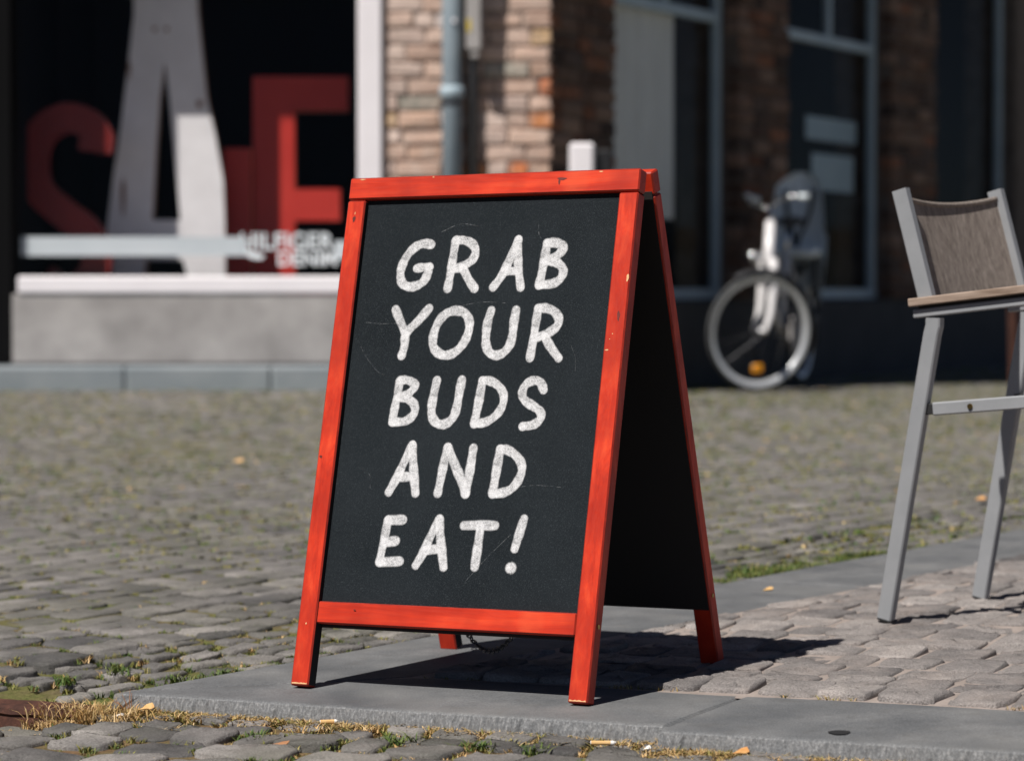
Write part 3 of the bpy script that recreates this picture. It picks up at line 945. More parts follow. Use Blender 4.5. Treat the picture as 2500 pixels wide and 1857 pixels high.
# faint scratches and wiped lines on the board
M = leaf(0)
for sc_i, (pts_, w_) in enumerate((([(-.235, .665), (-.2, .662), (-.15, .6625), (-.125, .655)], .0011), ([(-.24, .62), (-.225, .6), (-.2, .575), (-.185, .568)], .0009), ([(.03, .2), (.07, .245), (.11, .285)], .001),
                                   ([(.19, .62), (.2, .6), (.203, .575)], .0008), ([(-.1, .83), (-.06, .845), (-.02, .84)], .0013), ([(.1, .84), (.102, .825), (.108, .815)], .0018), ([(.08, .36), (.14, .372), (.2, .37)], .0009),
                                   ([(-.22, .4), (-.19, .385), (-.185, .36)], .0008), ([(-.06, .69), (0, .7), (.05, .698)], .001))):
    P = np.array(smooth_path(pts_, 6)); T = np.gradient(P, axis=0); T /= np.linalg.norm(T, axis=1)[:, None]
    Q = np.stack([-T[:, 1], T[:, 0]], 1)
    V = [(p_[0], .0119, p_[1]) for p_ in P + Q * w_ * .5] + [(p_[0], .0119, p_[1]) for p_ in P - Q * w_ * .5]
    n_ = len(P)
    obj('scratch', V, [(k, k + 1, n_ + k + 1, n_ + k) for k in range(n_ - 1)], m_scratch, FRONT_BOARD, M=M)
# hinges under the top rails
for u_ in (-.2, .2):
    MB().box((u_ - .02, -.02, SH - .012), (u_ + .02, .02, SH - .009)).make('hinge', m_darksteel, sign, M=SM)
# chain that keeps the leaves from sliding apart
p0, p1 = Vector((-.262, .235, .10)), Vector((.15, -.225, .135))
m = MB()
nl = 34
for i in range(nl):
    t = (i + .5) / nl
    def pos(t):
        p_ = p0.lerp(p1, t); p_.z -= .26 * t * (1 - t) * 1.25
        return p_
    c = pos(t); d = (pos(t + .01) - pos(t - .01)).normalized()
    up_ = Vector((0, 0, 1)); sd = d.cross(up_).normalized(); n2 = sd.cross(d)
    ax = sd if i % 2 else n2
    pts = [c + d * (.0115 * math.cos(k * math.pi / 5)) + ax * (.0048 * math.sin(k * math.pi / 5)) for k in range(11)]
    m.tube(pts, .0014, 5)
m.make('chain', m_darksteel, sign, M=SM)
# ---------------------------------------------------------------- terrace armchair
cS = Vector((.60238, .79821, 0)); cF = Vector((.79821, -.60238, 0))
nf = Vector((.737, 5.738, .006))
CM = Matrix(((cF.x, cS.x, 0, nf.x), (cF.y, cS.y, 0, nf.y), (0, 0, 1, nf.z), (0, 0, 0, 1)))   # x forward, y to the far side
chair = root('terrace_armchair', CM @ Matrix.Translation((.2, .2, 0)), 'grey metal armchair with brown woven back and wooden armrest at the right', 'chair')
CW = .4034
for y_ in (0, CW):
    bar = lambda pts, hw, hh: tube([(p_[0], y_, p_[1]) for p_ in pts], 0, flat=(hw, hh, (1, 0, 0)))
    m = MB().add(*bar([(.0055, 0.004), (.1205, .575), (.1255, .592), (.126, .608)], .0162, .011))
    m.make('rear_leg', m_alu, chair, M=CM)
    MB().add(*tube([(.006, y_, .0), (.0068, y_, .004)], 0, flat=(.0165, .0115, (1, 0, 0)))).make('foot_cap', m_rubber, chair, M=CM)
    MB().add(*bar([(.11, .645), (.0535, .862)], .016, .0105)).make('back_upright', m_alu, chair, M=CM)
    # arm: metal rail, dark spacer, weathered wooden slat
    sl = .1
    mm = MB().add(*tube([(.085, y_, .6155), (.56, y_, .6155 + .475 * sl)], 0, flat=(.0085, .013, (0, 0, 1))))
    mm.make('arm_rail', m_alu, chair, M=CM)
    MB().add(*tube([(.095, y_, .628), (.55, y_, .6275 + .455 * sl)], 0, flat=(.0032, .009, (0, 0, 1)))).make('arm_spacer', m_rubber, chair, M=CM)
    MB().add(*tube([(.080, y_, .638), (.575, y_, .638 + .495 * sl)], 0, flat=(.0082, .024, (0, 0, 1)))).make('armrest', m_teak, chair, M=CM)
    MB().add(*bar([(.50, .652), (.515, .45), (.55, .0)], .0162, .011)).make('front_leg', m_alu, chair, M=CM)
    yi = y_ + (.004 if y_ == 0 else -.004)
    MB().add(*tube([(.122, yi, .4275), (.50, yi, .4275 + .378 * .085)], 0, flat=(.013, .0105, (0, 0, 1)))).make('seat_rail', m_alu, chair, M=CM)
    MB().add(*tube([(.098, yi, .4262), (.122, yi, .428)], 0, flat=(.011, .008, (0, 0, 1)))).make('rail_spacer', m_rubber, chair, M=CM)
    b_ = yi + (-.0105 if y_ == 0 else .0105)
    v_, f_ = tube([(.205, b_, .4345), (.205, b_ + (-.003 if y_ == 0 else .003), .4345)], .0055, 12)
    obj('bolt', v_, f_, m_brass, chair, M=CM)
# woven back: stretched between the uprights, slack at the top edge
V, Fc = [], []
nu, nw = 22, 18
for i in range(nu + 1):
    for j in range(nw + 1):
        u_, w_ = i / nu, j / nw
        z = .632 + w_ * (.846 - .632)
        z -= .013 * 4 * u_ * (1 - u_) * max(0, (w_ - .6) / .4) ** 1.5
        x_ = .11 - (z - .645) * .2604 + .002
        x_ -= .014 * 4 * u_ * (1 - u_)
        V.append((x_, .008 + u_ * (CW - .016), z))
for i in range(nu):
    for j in range(nw):
        k = i * (nw + 1) + j
        Fc.append((k, k + nw + 1, k + nw + 2, k + 1))
n0 = len(V)
V += [(x_ - .003, y_, z) for (x_, y_, z) in V]
Fc += [tuple(n0 + k for k in reversed(q_)) for q_ in Fc]
back = obj('back_sling', V, Fc, m_sling, chair, M=CM, smooth=True)
# hem roll along the top edge
pts = []
for i in range(nu + 1):
    u_ = i / nu
    z = .8445 - .013 * 4 * u_ * (1 - u_)
    pts.append((.11 - (z - .645) * .2604 - .014 * 4 * u_ * (1 - u_) + .0015, .008 + u_ * (CW - .016), z))
MB().tube(pts, .0052, 8).make('hem', m_sling, back, M=CM, smooth=True)
# seat
V, Fc = [], []
for i in range(nu + 1):
    for j in range(nw + 1):
        u_, w_ = i / nu, j / nw
        x_ = .17 + w_ * .33
        V.append((x_, .012 + u_ * (CW - .024), .423 + (x_ - .12) * .085 - .006 * 4 * u_ * (1 - u_)))
for i in range(nu):
    for j in range(nw):
        k = i * (nw + 1) + j
        Fc.append((k, k + nw + 1, k + nw + 2, k + 1))
n0 = len(V)
V += [(x_, y_, z - .003) for (x_, y_, z) in V]
Fc += [tuple(n0 + k for k in reversed(q_)) for q_ in Fc]
obj('seat_sling', V, Fc, m_sling, chair, M=CM, smooth=True)
MB().add(*tube([(.47, 0, .44), (.47, CW, .44)], 0, flat=(.012, .01, (0, 0, 1)))).make('cross_bar', m_alu, chair, M=CM)
# ---------------------------------------------------------------- shop on the left (coordinates in the upright frame F)
FY = 15.0
shop = root('shop_building', F @ Matrix.Translation((-1.6, FY, -.55)), 'sunlit shop front with white window frame and old brick pier', 'building')
def part(name, mb, mat, parent=None, **kw):
    return mb.make(name, mat, parent or shop, M=F, **kw)
part('plinth', MB().box((-2.615, FY, -.62), (-.69, FY + .3, -.017), .006), m_conc)
part('plinth_joint', MB().box((-2.63, FY - .012, -.62), (.19, FY + .01, -.374), .004), m_dpaint)
part('window_sill', MB().box((-2.585, FY - .012, -.015), (-.66, FY + .32, .077), .01), m_white)
wp = part('window_post', MB().box((-.804, FY - .045, .078), (-.675, FY + .2, 3.54), .01), m_white)
part('window_pane', MB().box((-2.6, FY + .115, .078), (-.805, FY + .123, 3.54)), m_glass)
part('added_shadow_panel', MB().box((-2.6, FY + .5, 1.79), (-2.0, FY + .52, 3.4)), m_dpaint)  # unseen panel added to throw shade on the top of letter A
part('window_strip', MB().box((-2.585, FY + .105, .184), (-1.405, FY + .112, .285)), m_vinyl)
part('window_strip', MB().box((-.935, FY + .105, .166), (-.805, FY + .112, .262)), m_vinyl)
# printed shop name on the pane
def text_mesh(body, width, height, bold=.012):
    cu = bpy.data.curves.new('tmp', 'FONT')
    cu.body = body; cu.size = 1; cu.offset = bold; cu.extrude = 0; cu.space_character = 1.02
    to = bpy.data.objects.new('tmp', cu)
    scene.collection.objects.link(to)
    dg = bpy.context.evaluated_depsgraph_get()
    me = to.evaluated_get(dg).to_mesh()
    V = np.array([v_.co[:] for v_ in me.vertices]); Fc = [tuple(p_.vertices) for p_ in me.polygons]
    to.evaluated_get(dg).to_mesh_clear()
    bpy.data.objects.remove(to); bpy.data.curves.remove(cu)
    mn, mx = V.min(0), V.max(0)
    V = (V - mn) / np.maximum(mx - mn, 1e-6)
    return V[:, 0] * width, V[:, 1] * height, Fc
for body, x0_, x1_, z0_, z1_ in (('HILFIGER', -1.43, -.94, .216, .306), ('DENIM', -1.232, -.925, .133, .207)):
    tx, tz, Fc = text_mesh(body, x1_ - x0_, z1_ - z0_, .02)
    V = [(x0_ + p_, FY + .108, z0_ + q_) for p_, q_ in zip(tx, tz)]
    obj('window_lettering', V, Fc, m_vinylw, shop, M=F)
sw = [(-1.43, .255), (-1.415, .195), (-1.37, .17), (-1.32, .165), (-1.3, .185), (-1.34, .2), (-1.385, .21), (-1.40, .255)]
obj('window_emblem', [(x_, FY + .108, z) for x_, z in sw], [tuple(range(len(sw)))], m_vinylw, shop, M=F)
# display room behind the pane: dark box open to the front
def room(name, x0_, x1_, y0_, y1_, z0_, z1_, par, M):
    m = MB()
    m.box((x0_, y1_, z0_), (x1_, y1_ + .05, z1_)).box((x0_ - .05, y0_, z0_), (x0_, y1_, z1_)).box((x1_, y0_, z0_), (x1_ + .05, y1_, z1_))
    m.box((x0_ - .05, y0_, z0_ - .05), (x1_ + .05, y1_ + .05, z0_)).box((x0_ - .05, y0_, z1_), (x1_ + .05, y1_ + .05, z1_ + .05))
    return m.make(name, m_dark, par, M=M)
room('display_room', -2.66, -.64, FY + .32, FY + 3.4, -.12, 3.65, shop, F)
part('window_head', MB().box((-2.66, FY - .02, 3.55), (-.64, FY + .32, 3.75), .01), m_white)
# recessed entrance at the far left: dark, with the sill and strip carried on in the shade
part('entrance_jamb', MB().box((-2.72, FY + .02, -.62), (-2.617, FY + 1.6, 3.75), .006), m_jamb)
part('entrance_sill', MB().box((-4.2, FY + 1.2, -.03), (-2.73, FY + 1.4, .075), .01), m_frame)
part('entrance_strip', MB().box((-4.2, FY + 1.25, .2), (-2.73, FY + 1.3, .285), .004), m_frame)
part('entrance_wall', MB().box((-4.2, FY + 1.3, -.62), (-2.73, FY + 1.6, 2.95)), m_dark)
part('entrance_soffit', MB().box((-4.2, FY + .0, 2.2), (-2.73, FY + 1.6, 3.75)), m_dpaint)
part('entrance_post', MB().box((-4.6, FY - .0, -.62), (-4.2, FY + 1.6, 3.75)), m_conc)
# upper storeys and body
part('upper_wall', MB().box((-9, FY + .03, 3.76), (.19, FY + .32, 8.5)), m_mortar)
part('side_wall', MB().box((-9, FY + .03, -.62), (-4.61, FY + .35, 3.75)), m_mortar)
part('roof', MB().add([(-9.2, FY - .3, 8.5), (.4, FY - .3, 8.5), (.4, FY + 4, 11), (-9.2, FY + 4, 11), (-9.2, FY - .3, 8.6), (.4, FY - .3, 8.6), (.4, FY + 4, 11.1), (-9.2, FY + 4, 11.1)],
     [(0, 3, 2, 1), (4, 5, 6, 7), (0, 1, 5, 4), (1, 2, 6, 5), (2, 3, 7, 6), (3, 0, 4, 7)]), m_rustl)
# brick pier: mortar core and single bricks
BX0, BX1 = -.672, .204
part('mortar', MB().box((BX0, FY + .012, -.62), (BX1 - .012, FY + .5, 3.75)), m_mortar)
def brick_mesh(x0_, x1_, z0_, z1_, y_, r):
    v_, f_ = cbox((x0_, y_ + r.uniform(-.008, .004), z0_), (x1_, y_ + .09, z1_), .008)
    v_ = [(p_[0] + r.normal(0, .004), p_[1] + r.normal(0, .003), p_[2] + r.normal(0, .0038)) for p_ in v_]
    return v_, f_
PAL = [(.62, .45, .37), (.56, .39, .31), (.66, .51, .44), (.5, .34, .26), (.58, .44, .38), (.62, .24, .09), (.55, .17, .06), (.72, .62, .58), (.34, .32, .27), (.5, .34, .2)]
PW = [.19, .17, .17, .11, .11, .065, .035, .06, .04, .05]
rb = np.random.RandomState(4)
course = .0863
z = -.36; row = 0
while z < 1.95:
    x_ = BX0 - (rb.uniform(0, .16))
    while x_ < BX1 - .01:
        l_ = rb.choice([.22, .2, .11, .24], p=[.4, .25, .2, .15])
        a_, b_ = max(x_ + .007, BX0 + .003), min(x_ + l_ - .007, BX1)
        if BX1 - b_ < .05:
            b_ = BX1 + rb.uniform(-.006, .004)
        if b_ - a_ > .035:
            v_, f_ = brick_mesh(a_, b_, z + .008 + rb.normal(0, .002), z + course - .008, FY, rb)
            c_ = PAL[rb.choice(len(PAL), p=PW)]
            c_ = tuple(np.clip(np.array(c_) * rb.uniform(.75, 1.15), 0, .8))
            obj('brick', v_, f_, m_brick, shop, M=F, attrs={'col': [(*c_, 1)] * len(v_)})
        x_ += l_
    z += course; row += 1
part('wall_above_pier', MB().box((BX0, FY - .0, z), (BX1, FY + .011, 3.75)), m_mortar)
# downpipe with collar, conduit and a meter box
dp = part('downpipe', MB().tube([(-.312, FY - .075, -.55), (-.312, FY - .075, 3.1)], .052, 16), m_zinc, smooth=True)
MB().tube([(-.312, FY - .075, 1.0), (-.312, FY - .075, 1.01), (-.312, FY - .075, 1.05), (-.312, FY - .075, 1.06)], [.055, .064, .064, .055], 16).make('pipe_collar', m_frame, dp, M=F, smooth=True)
MB().tube([(-.312, FY - .075, .965), (-.312, FY - .075, .985)], .06, 16).make('pipe_joint', m_darksteel, dp, M=F)
MB().tube([(-.30, FY - .129, 1.395), (-.30, FY - .137, 1.395)], .011, 10).make('pipe_screw', m_white, dp, M=F)
part('conduit', MB().tube([(-.203, FY - .035, -.5), (-.203, FY - .035, 3.1)], .03, 12), m_darksteel, smooth=True)
mb_ = part('meter_box', MB().box((-.236, FY - .16, 1.24), (-.158, FY - .07, 1.92), .008).box((-.215, FY - .15, 1.2), (-.17, FY - .08, 1.239), .006), m_conc)
MB().box((-.232, FY - .162, 1.335), (-.213, FY - .1605, 1.40)).make('meter_label', m_yellow, mb_, M=F)
# raised kerb in front of the shop
kerb = tag(obj('far_kerb', *cbox((-7, 14.55, -.7), (.12, 14.98, -.388), .015), m_kerbfar, M=F), kind='structure')
# kerb stones are told apart by their joints
for k in range(9):
    x_ = -6.4 + .74 * k
    obj('kerb_stone', *cbox((x_ + .004, 14.535, -.69), (x_ + .736, 14.75, -.382), .012), m_kerbfar, kerb, M=F)

# display letters in the window: each stands on its own
def letter(name, outline, holes_bridge, y_, depth, face, label, rim=m_tan, extra=None):
    """outline: list of polygons (x, z) at distance y_; solid with depth"""
    xs_ = [p_[0] for pl in outline for p_ in pl]
    r_ = root(name, F @ Matrix.Translation((sum(xs_) / len(xs_), y_ + depth / 2, -.12)), label, 'letter', 'large display letters in the shop window')
    mf, ms = MB(), MB()
    for pl in outline:
        n_ = len(pl)
        mf.add([(p_[0], y_, p_[1]) for p_ in pl], [tuple(range(n_))])
        ms.add([(p_[0], y_ + .001, p_[1]) for p_ in pl] + [(p_[0], y_ + depth, p_[1]) for p_ in pl],
               [(k, (k + 1) % n_, n_ + (k + 1) % n_, n_ + k) for k in range(n_)] + [tuple(n_ + k for k in reversed(range(n_)))])
    mf.make('face', face, r_, M=F)
    ms.make('body', rim, r_, M=F)
    return r_
def PX(px, py, y_):       # helper used for sizes only: full size picture position at distance y_
    return ((px - 1250) / 7000 * y_, (710 - py) / 7000 * y_)
def RZ(pts, y_):
    return [PX(x_ / 1.721, z / 1.721, y_) for x_, z in pts]
yA = FY + .92
LA = [RZ([(545, -60), (800, -60), (830, 60), (695, 265), (570, 60)][:0] + [(565, -40), (832, -40), (836, 60), (872, 420), (905, 560), (716, 420), (696, 262), (675, 420), (660, 620), (500, 620), (540, 300), (568, 60)], yA),
      RZ([(500, 620), (660, 620), (642, 925), (450, 975), (482, 720)], yA),
      RZ([(716, 420), (905, 560), (940, 760), (946, 940), (760, 925), (745, 760)], yA),
      RZ([(450, 975), (642, 925), (760, 925), (946, 940), (946, 1020), (770, 1092), (612, 1092), (468, 1110)], yA),
      RZ([(468, 1110), (612, 1092), (605, 1270), (470, 1270)], yA),
      RZ([(770, 1092), (946, 1020), (948, 1270), (815, 1270)], yA)]
la = letter('display_letter', LA, None, yA, .11, m_whitel, 'tall scuffed white letter A in the shop window')
for (cx_, cz_, w_, h_) in ((842, 440, 14, 16), (655, 128, 10, 10), (705, 128, 10, 10), (520, 830, 9, 80), (548, 300, 6, 40)):
    x_, z = PX(cx_ / 1.721, cz_ / 1.721, yA)
    w_, h_ = w_ / 1.721 / 7000 * yA, h_ / 1.721 / 7000 * yA
    obj('rust_patch', [(x_ + w_ * math.cos(t) * (1 + .2 * math.sin(3 * t)), yA - .003, z + h_ * math.sin(t)) for t in np.linspace(0, 6.28, 13)[:-1]], [tuple(range(12))], m_rustl, la, M=F)
yS = FY + .52
cen = [(400, 640), (405, 560), (350, 510), (265, 500), (175, 560), (140, 680), (165, 800), (260, 890), (350, 960), (400, 1040), (400, 1130), (340, 1200), (250, 1215), (180, 1180)]
sp = smooth_path(cen, 5)
LS = []
for i in range(len(sp) - 1):
    q4 = []
    for k, sg in ((i, 1), (i + 1, 1), (i + 1, -1), (i, -1)):
        a_ = np.array(sp[max(k - 1, 0)]); b_ = np.array(sp[min(k + 1, len(sp) - 1)])
        t_ = (b_ - a_) / np.linalg.norm(b_ - a_)
        w_ = 62 if 4 < k < len(sp) - 4 else 70
        q4.append((sp[k][0] - t_[1] * w_ * sg, sp[k][1] + t_[0] * w_ * sg))
    LS.append(RZ(q4, yS))
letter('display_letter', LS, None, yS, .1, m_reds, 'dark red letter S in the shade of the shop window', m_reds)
yL = FY + 1.2
letter('display_letter', [RZ([(942, 625), (1058, 625), (1058, 1180), (942, 1180)], yL), RZ([(942, 1180), (1160, 1180), (1160, 1290), (942, 1290)], yL)], None, yL, .1, m_redl,
       'narrow red letter L behind the white letter in the shop window')
yE = FY + 1.3
letter('display_letter', [RZ([(1064, 325), (1240, 325), (1240, 1180), (1064, 1180)], yE), RZ([(1240, 325), (1465, 325), (1465, 470), (1240, 470)], yE),
       RZ([(1240, 795), (1430, 795), (1430, 928), (1240, 928)], yE), RZ([(1064, 1180), (1470, 1180), (1470, 1300), (1064, 1300)], yE)], None, yE, .11, m_redl,
       'red letter E at the right end of the shop window')

# ---------------------------------------------------------------- dark brick building along the side street
th = math.radians(27.8)
BM = F @ Matrix(((math.sin(th), -math.cos(th), 0, .2), (math.cos(th), math.sin(th), 0, FY), (0, 0, 1, 0), (0, 0, 0, 1)))   # x along the wall, y into the wall
hall = root('brick_building', BM @ Matrix.Translation((4, .2, -.9)), 'shaded dark brick building with tall blue-grey windows', 'building')
def hp(name, mb, mat, parent=None, **kw):
    return mb.make(name, mat, parent or hall, M=BM, **kw)
OP = [(.774, 2.5), (3.25, 5.12), (5.99, 7.85), (8.75, 10.6)]
piers = [(.012, .774), (2.5, 3.25), (5.12, 5.99), (7.85, 8.75), (10.6, 24)]
hp('plinth', MB().box((.012, .03, -1.6), (24, .4, -.06), .01), m_dpaint)
rb = np.random.RandomState(9)
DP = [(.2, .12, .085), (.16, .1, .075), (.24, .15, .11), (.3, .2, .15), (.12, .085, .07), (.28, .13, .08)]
for k, (s0, s1) in enumerate(piers):
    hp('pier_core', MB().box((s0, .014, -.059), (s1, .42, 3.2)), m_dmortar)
    if k > 2:
        continue
    z = -.05
    while z < 2.15:
        x_ = s0 - rb.uniform(0, .2)
        while x_ < s1 - .02:
            l_ = rb.choice([.26, .24, .14], p=[.5, .3, .2])
            a_, b_ = max(x_ + .007, s0 - .012), min(x_ + l_ - .007, s1 + .012)
            if s1 - b_ < .06:
                b_ = s1 + .012
            if b_ - a_ > .04:
                v_, f_ = brick_mesh(a_, b_, z + .007, z + .088 - .007, 0, rb)
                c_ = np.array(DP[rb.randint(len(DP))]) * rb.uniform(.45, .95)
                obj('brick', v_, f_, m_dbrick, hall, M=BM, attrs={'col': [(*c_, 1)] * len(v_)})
            x_ += l_
        z += .088
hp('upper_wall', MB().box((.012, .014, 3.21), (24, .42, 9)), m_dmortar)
for k, (s0, s1) in enumerate(OP[:4]):
    if k >= 2:      # plain full-height lights further along
        w = hp('window', MB().box((s0 - .005, .115, -.055), (s1 + .005, .175, .015), .006).box((s0, .12, .0151), (s0 + .07, .17, 3.2), .006).box((s1 - .07, .12, .0151), (s1, .17, 3.2), .006), m_frame)
        MB().box((s0 + .0702, .14, .0152), (s1 - .0702, .148, 3.19)).make('pane', m_glass2, w, M=BM)
        hp('lintel', MB().box((s0, .02, 3.2), (s1, .4, 3.209)), m_dpaint)
        continue
    w = hp('window', MB().box((s0 - .005, .115, -.055), (s1 + .005, .175, .015), .006).box((s0, .12, .0151), (s0 + .07, .17, 3.2), .006).box((s1 - .07, .12, .0151), (s1, .17, 3.2), .006)
           .box((s0 + .0701, .122, 1.6), (s1 - .0701, .168, 1.665), .006).box((.45 * s0 + .55 * s1 - .03, .124, 1.6651), (.45 * s0 + .55 * s1 + .03, .166, 3.2), .006), m_frame)
    MB().box((s0 + .0702, .14, .0152), (s1 - .0702, .148, 1.5999)).make('pane', m_glass2, w, M=BM)
    MB().box((s0 + .0702, .14, 1.6652), (.45 * s0 + .55 * s1 - .0302, .148, 3.19)).make('pane', m_glass2, w, M=BM)
    MB().box((.45 * s0 + .55 * s1 + .0302, .14, 1.6652), (s1 - .0702, .148, 3.19)).make('pane', m_glass2, w, M=BM)
    hp('lintel', MB().box((s0, .02, 3.2), (s1, .4, 3.209)), m_dpaint)
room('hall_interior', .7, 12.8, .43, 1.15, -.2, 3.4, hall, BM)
# pale blind in the first window, two pale notices in the second
V, Fc = [], []
for i in range(61):
    s_ = .85 + 1.15 * i / 60
    for z in (.42, .8, 1.2, 1.66):
        V.append((s_, .215 + .016 * math.sin(i * .62 + .2 * z) + .006 * math.sin(i * 1.7), z))
for i in range(60):
    for j in range(3):
        Fc.append((i * 4 + j, (i + 1) * 4 + j, (i + 1) * 4 + j + 1, i * 4 + j + 1))
n0 = len(V)
V += [(p_[0], p_[1] + .004, p_[2]) for p_ in V]
Fc += [tuple(n0 + k for k in reversed(q_)) for q_ in Fc]
obj('curtain', V, Fc, m_blind, hall, M=BM, smooth=True)
hp('window_notice', MB().box((4.05, .2, .99), (4.95, .205, 1.14)), m_frame)
hp('window_notice', MB().box((4.15, .2, .66), (4.9, .205, .9)), m_frame)

# ---------------------------------------------------------------- white utility post behind the sign
up_ = root('utility_post', F @ Matrix.Translation((.36, 14.0, -.55)), 'white boxy post with a black case beside it behind the chalkboard', 'post')
MB().box((.28, 13.95, -.1), (.40, 14.1, .718), .012).make('white_case', m_white, up_, M=F)
MB().box((.402, 14.0, .1), (.49, 14.12, .69), .01).make('black_case', m_blackp, up_, M=F)
MB().tube([(.36, 14.03, -.62), (.36, 14.03, -.1)], .035, 12).make('pole', m_darksteel, up_, M=F)

# slim rusty post at the right edge
rp = root('rusty_post', (3.03, 17.3, -.13), 'slim rust-brown post standing far behind the armchair at the right edge', 'post')
MB().tube([(3.03, 17.3, -.16), (3.03, 17.3, .46)], .028, 12).make('shaft', m_rust, rp)
MB().tube([(3.03, 17.3, .46), (3.03, 17.3, .475), (3.03, 17.3, .5), (3.03, 17.3, .515)], [.03, .04, .035, .01], 12).make('cap', m_rust, rp)
# ---------------------------------------------------------------- bicycle
BC = Vector((1.385, 16.15, 0)); BC.z = float(hgt(BC.x, BC.y)) + .008
dr = Vector((math.sin(math.radians(19)), math.cos(math.radians(19)), 0))         # towards the rear of the bicycle
sd = Vector((dr.y, -dr.x, 0))                                                    # to the right in the picture
BKM = Matrix(((dr.x, sd.x, 0, BC.x), (dr.y, sd.y, 0, BC.y), (0, 0, 1, BC.z), (0, 0, 0, 1)))   # x rearwards, y sideways
bike = root('bicycle', BKM @ Matrix.Translation((.5, 0, 0)), 'silver city bicycle with grey child seat, front wheel turned, by the dark building', 'bicycle')
R = .335
def wheel(M, name, spokes=28):
    w = root(name, M); w.parent = bike
    w.matrix_basis = wmat(bike).inverted() @ M
    ring = lambda r_, y_=0, n_=48: [(r_ * math.cos(2 * math.pi * k / n_), y_, R + r_ * math.sin(2 * math.pi * k / n_)) for k in range(n_ + 1)]
    MB().tube(ring(R - .015), .015, 10).make('tyre', m_grtyre, w, M=M, smooth=True)
    m = MB(); n_ = 48
    V, Fc = [], []
    prof = [(R - .022, -.013), (R - .042, -.012), (R - .052, -.004), (R - .052, .004), (R - .042, .012), (R - .022, .013)]
    for k in range(n_):
        a_ = 2 * math.pi * k / n_
        for (r_, y_) in prof:
            V.append((r_ * math.cos(a_), y_, R + r_ * math.sin(a_)))
    for k in range(n_):
        for j in range(5):
            k2 = (k + 1) % n_
            Fc.append((k * 6 + j, k2 * 6 + j, k2 * 6 + j + 1, k * 6 + j + 1))
    obj('rim', V, Fc, m_alurim, w, M=M, smooth=True)
    MB().tube([(0, -.05, R), (0, -.03, R), (0, .03, R), (0, .05, R)], [.012, .024, .024, .012], 12).make('hub', m_steel, w, M=M)
    m = MB()
    for k in range(spokes):
        a_ = 2 * math.pi * k / spokes; s_ = .03 if k % 2 else -.03
        b_ = a_ + (.5 if (k // 2) % 2 else -.5)
        m.tube([(.022 * math.cos(b_), s_, R + .022 * math.sin(b_)), ((R - .05) * math.cos(a_), 0, R + (R - .05) * math.sin(a_))], .0011, 4)
    m.make('spokes', m_darksteel, w, M=M)
    return w
m_grtyre = plain('grey_tyre', (.035, .036, .038), (.06, .062, .064), 9, .8)
hd = Vector((-math.cos(math.radians(24)), -math.sin(math.radians(24)), 0))       # heading of the turned front wheel
wn_ = Vector((-hd.y, hd.x, 0))
WM = Matrix(((hd.x, wn_.x, 0, BC.x), (hd.y, wn_.y, 0, BC.y), (0, 0, 1, BC.z), (0, 0, 0, 1)))
tiltW = Matrix.Rotation(math.radians(-5), 4, Vector((hd.x, hd.y, 0)))
WM = Matrix.Translation(BC) @ tiltW @ Matrix.Translation(-BC) @ WM
fw = wheel(WM, 'front_wheel')
# amber reflector between the spokes
v_, f_ = cbox((-.025, -.012, R - .235), (.04, .012, R - .185), .008)
obj('reflector', v_, f_, m_amber, fw, M=WM)
RM = BKM @ Matrix.Translation((1.06, 0, 0))
rw = wheel(RM, 'rear_wheel')
# steering: axis leans back along the frame
ax0 = WM @ Vector((-.02, 0, R)); axd = (dr * .28 + Vector((0, 0, 1))).normalized()
crown = ax0 + axd * .40 + hd * -.015
headtop = crown + axd * .24
for s_ in (-1, 1):
    hubp = WM @ Vector((0, s_ * .062, R)); cr = crown + wn_ * s_ * .062
    mid = hubp.lerp(cr, .35) - hd * .022
    pts = smooth_path([tuple(hubp), tuple(mid), tuple(cr)], 6)
    n_ = len(pts)
    MB().tube(pts, [.014 + .012 * min(1, i / n_ * 1.6) for i in range(n_)], 10).make('fork_blade', m_silver, bike, smooth=True)
MB().tube([tuple(crown - wn_ * .075), tuple(crown + wn_ * .075)], .026, 10).make('fork_crown', m_silver, bike, smooth=True)
MB().tube([tuple(crown), tuple(crown + axd * .05), tuple(headtop)], [.03, .031, .027], 12).make('head_tube', m_silver, bike, smooth=True)
stem = headtop + axd * .08
MB().tube([tuple(headtop), tuple(stem)], .013, 10).make('stem', m_chrome, bike, smooth=True)
# swept handlebar: perpendicular to the wheel, grips back along it
hl = []
for s_ in (-1, 1):
    hl.append([stem + wn_ * s_ * a_ - hd * b_ + Vector((0, 0, c_)) for a_, b_, c_ in ((.0, -.03, 0), (.10, -.05, .02), (.2, -.04, .05), (.26, .0, .06), (.29, .08, .055))])
for h_ in hl:
    MB().tube(smooth_path([tuple(p_) for p_ in h_], 5), .011, 8).make('handlebar', m_chrome, bike, smooth=True)
    e0, e1 = h_[-2].lerp(h_[-1], .3), h_[-1]
    gr = MB().tube([tuple(e0), tuple(e1)], .016, 10).make('grip', m_seat, bike, smooth=True)
# bell and brake lever
MB().tube([tuple(hl[0][2] + Vector((0, 0, .015))), tuple(hl[0][2] + Vector((0, 0, .03))), tuple(hl[0][2] + Vector((0, 0, .045)))], [.022, .026, .008], 12).make('bell', m_chrome, bike, smooth=True)
# lamp on the crown
lp = crown + hd * .085 + Vector((0, 0, .035))
MB().tube([tuple(lp - hd * .05), tuple(lp), tuple(lp + hd * .035), tuple(lp + hd * .045)], [.012, .03, .036, .01], 12).make('headlamp', m_chrome, bike, smooth=True)
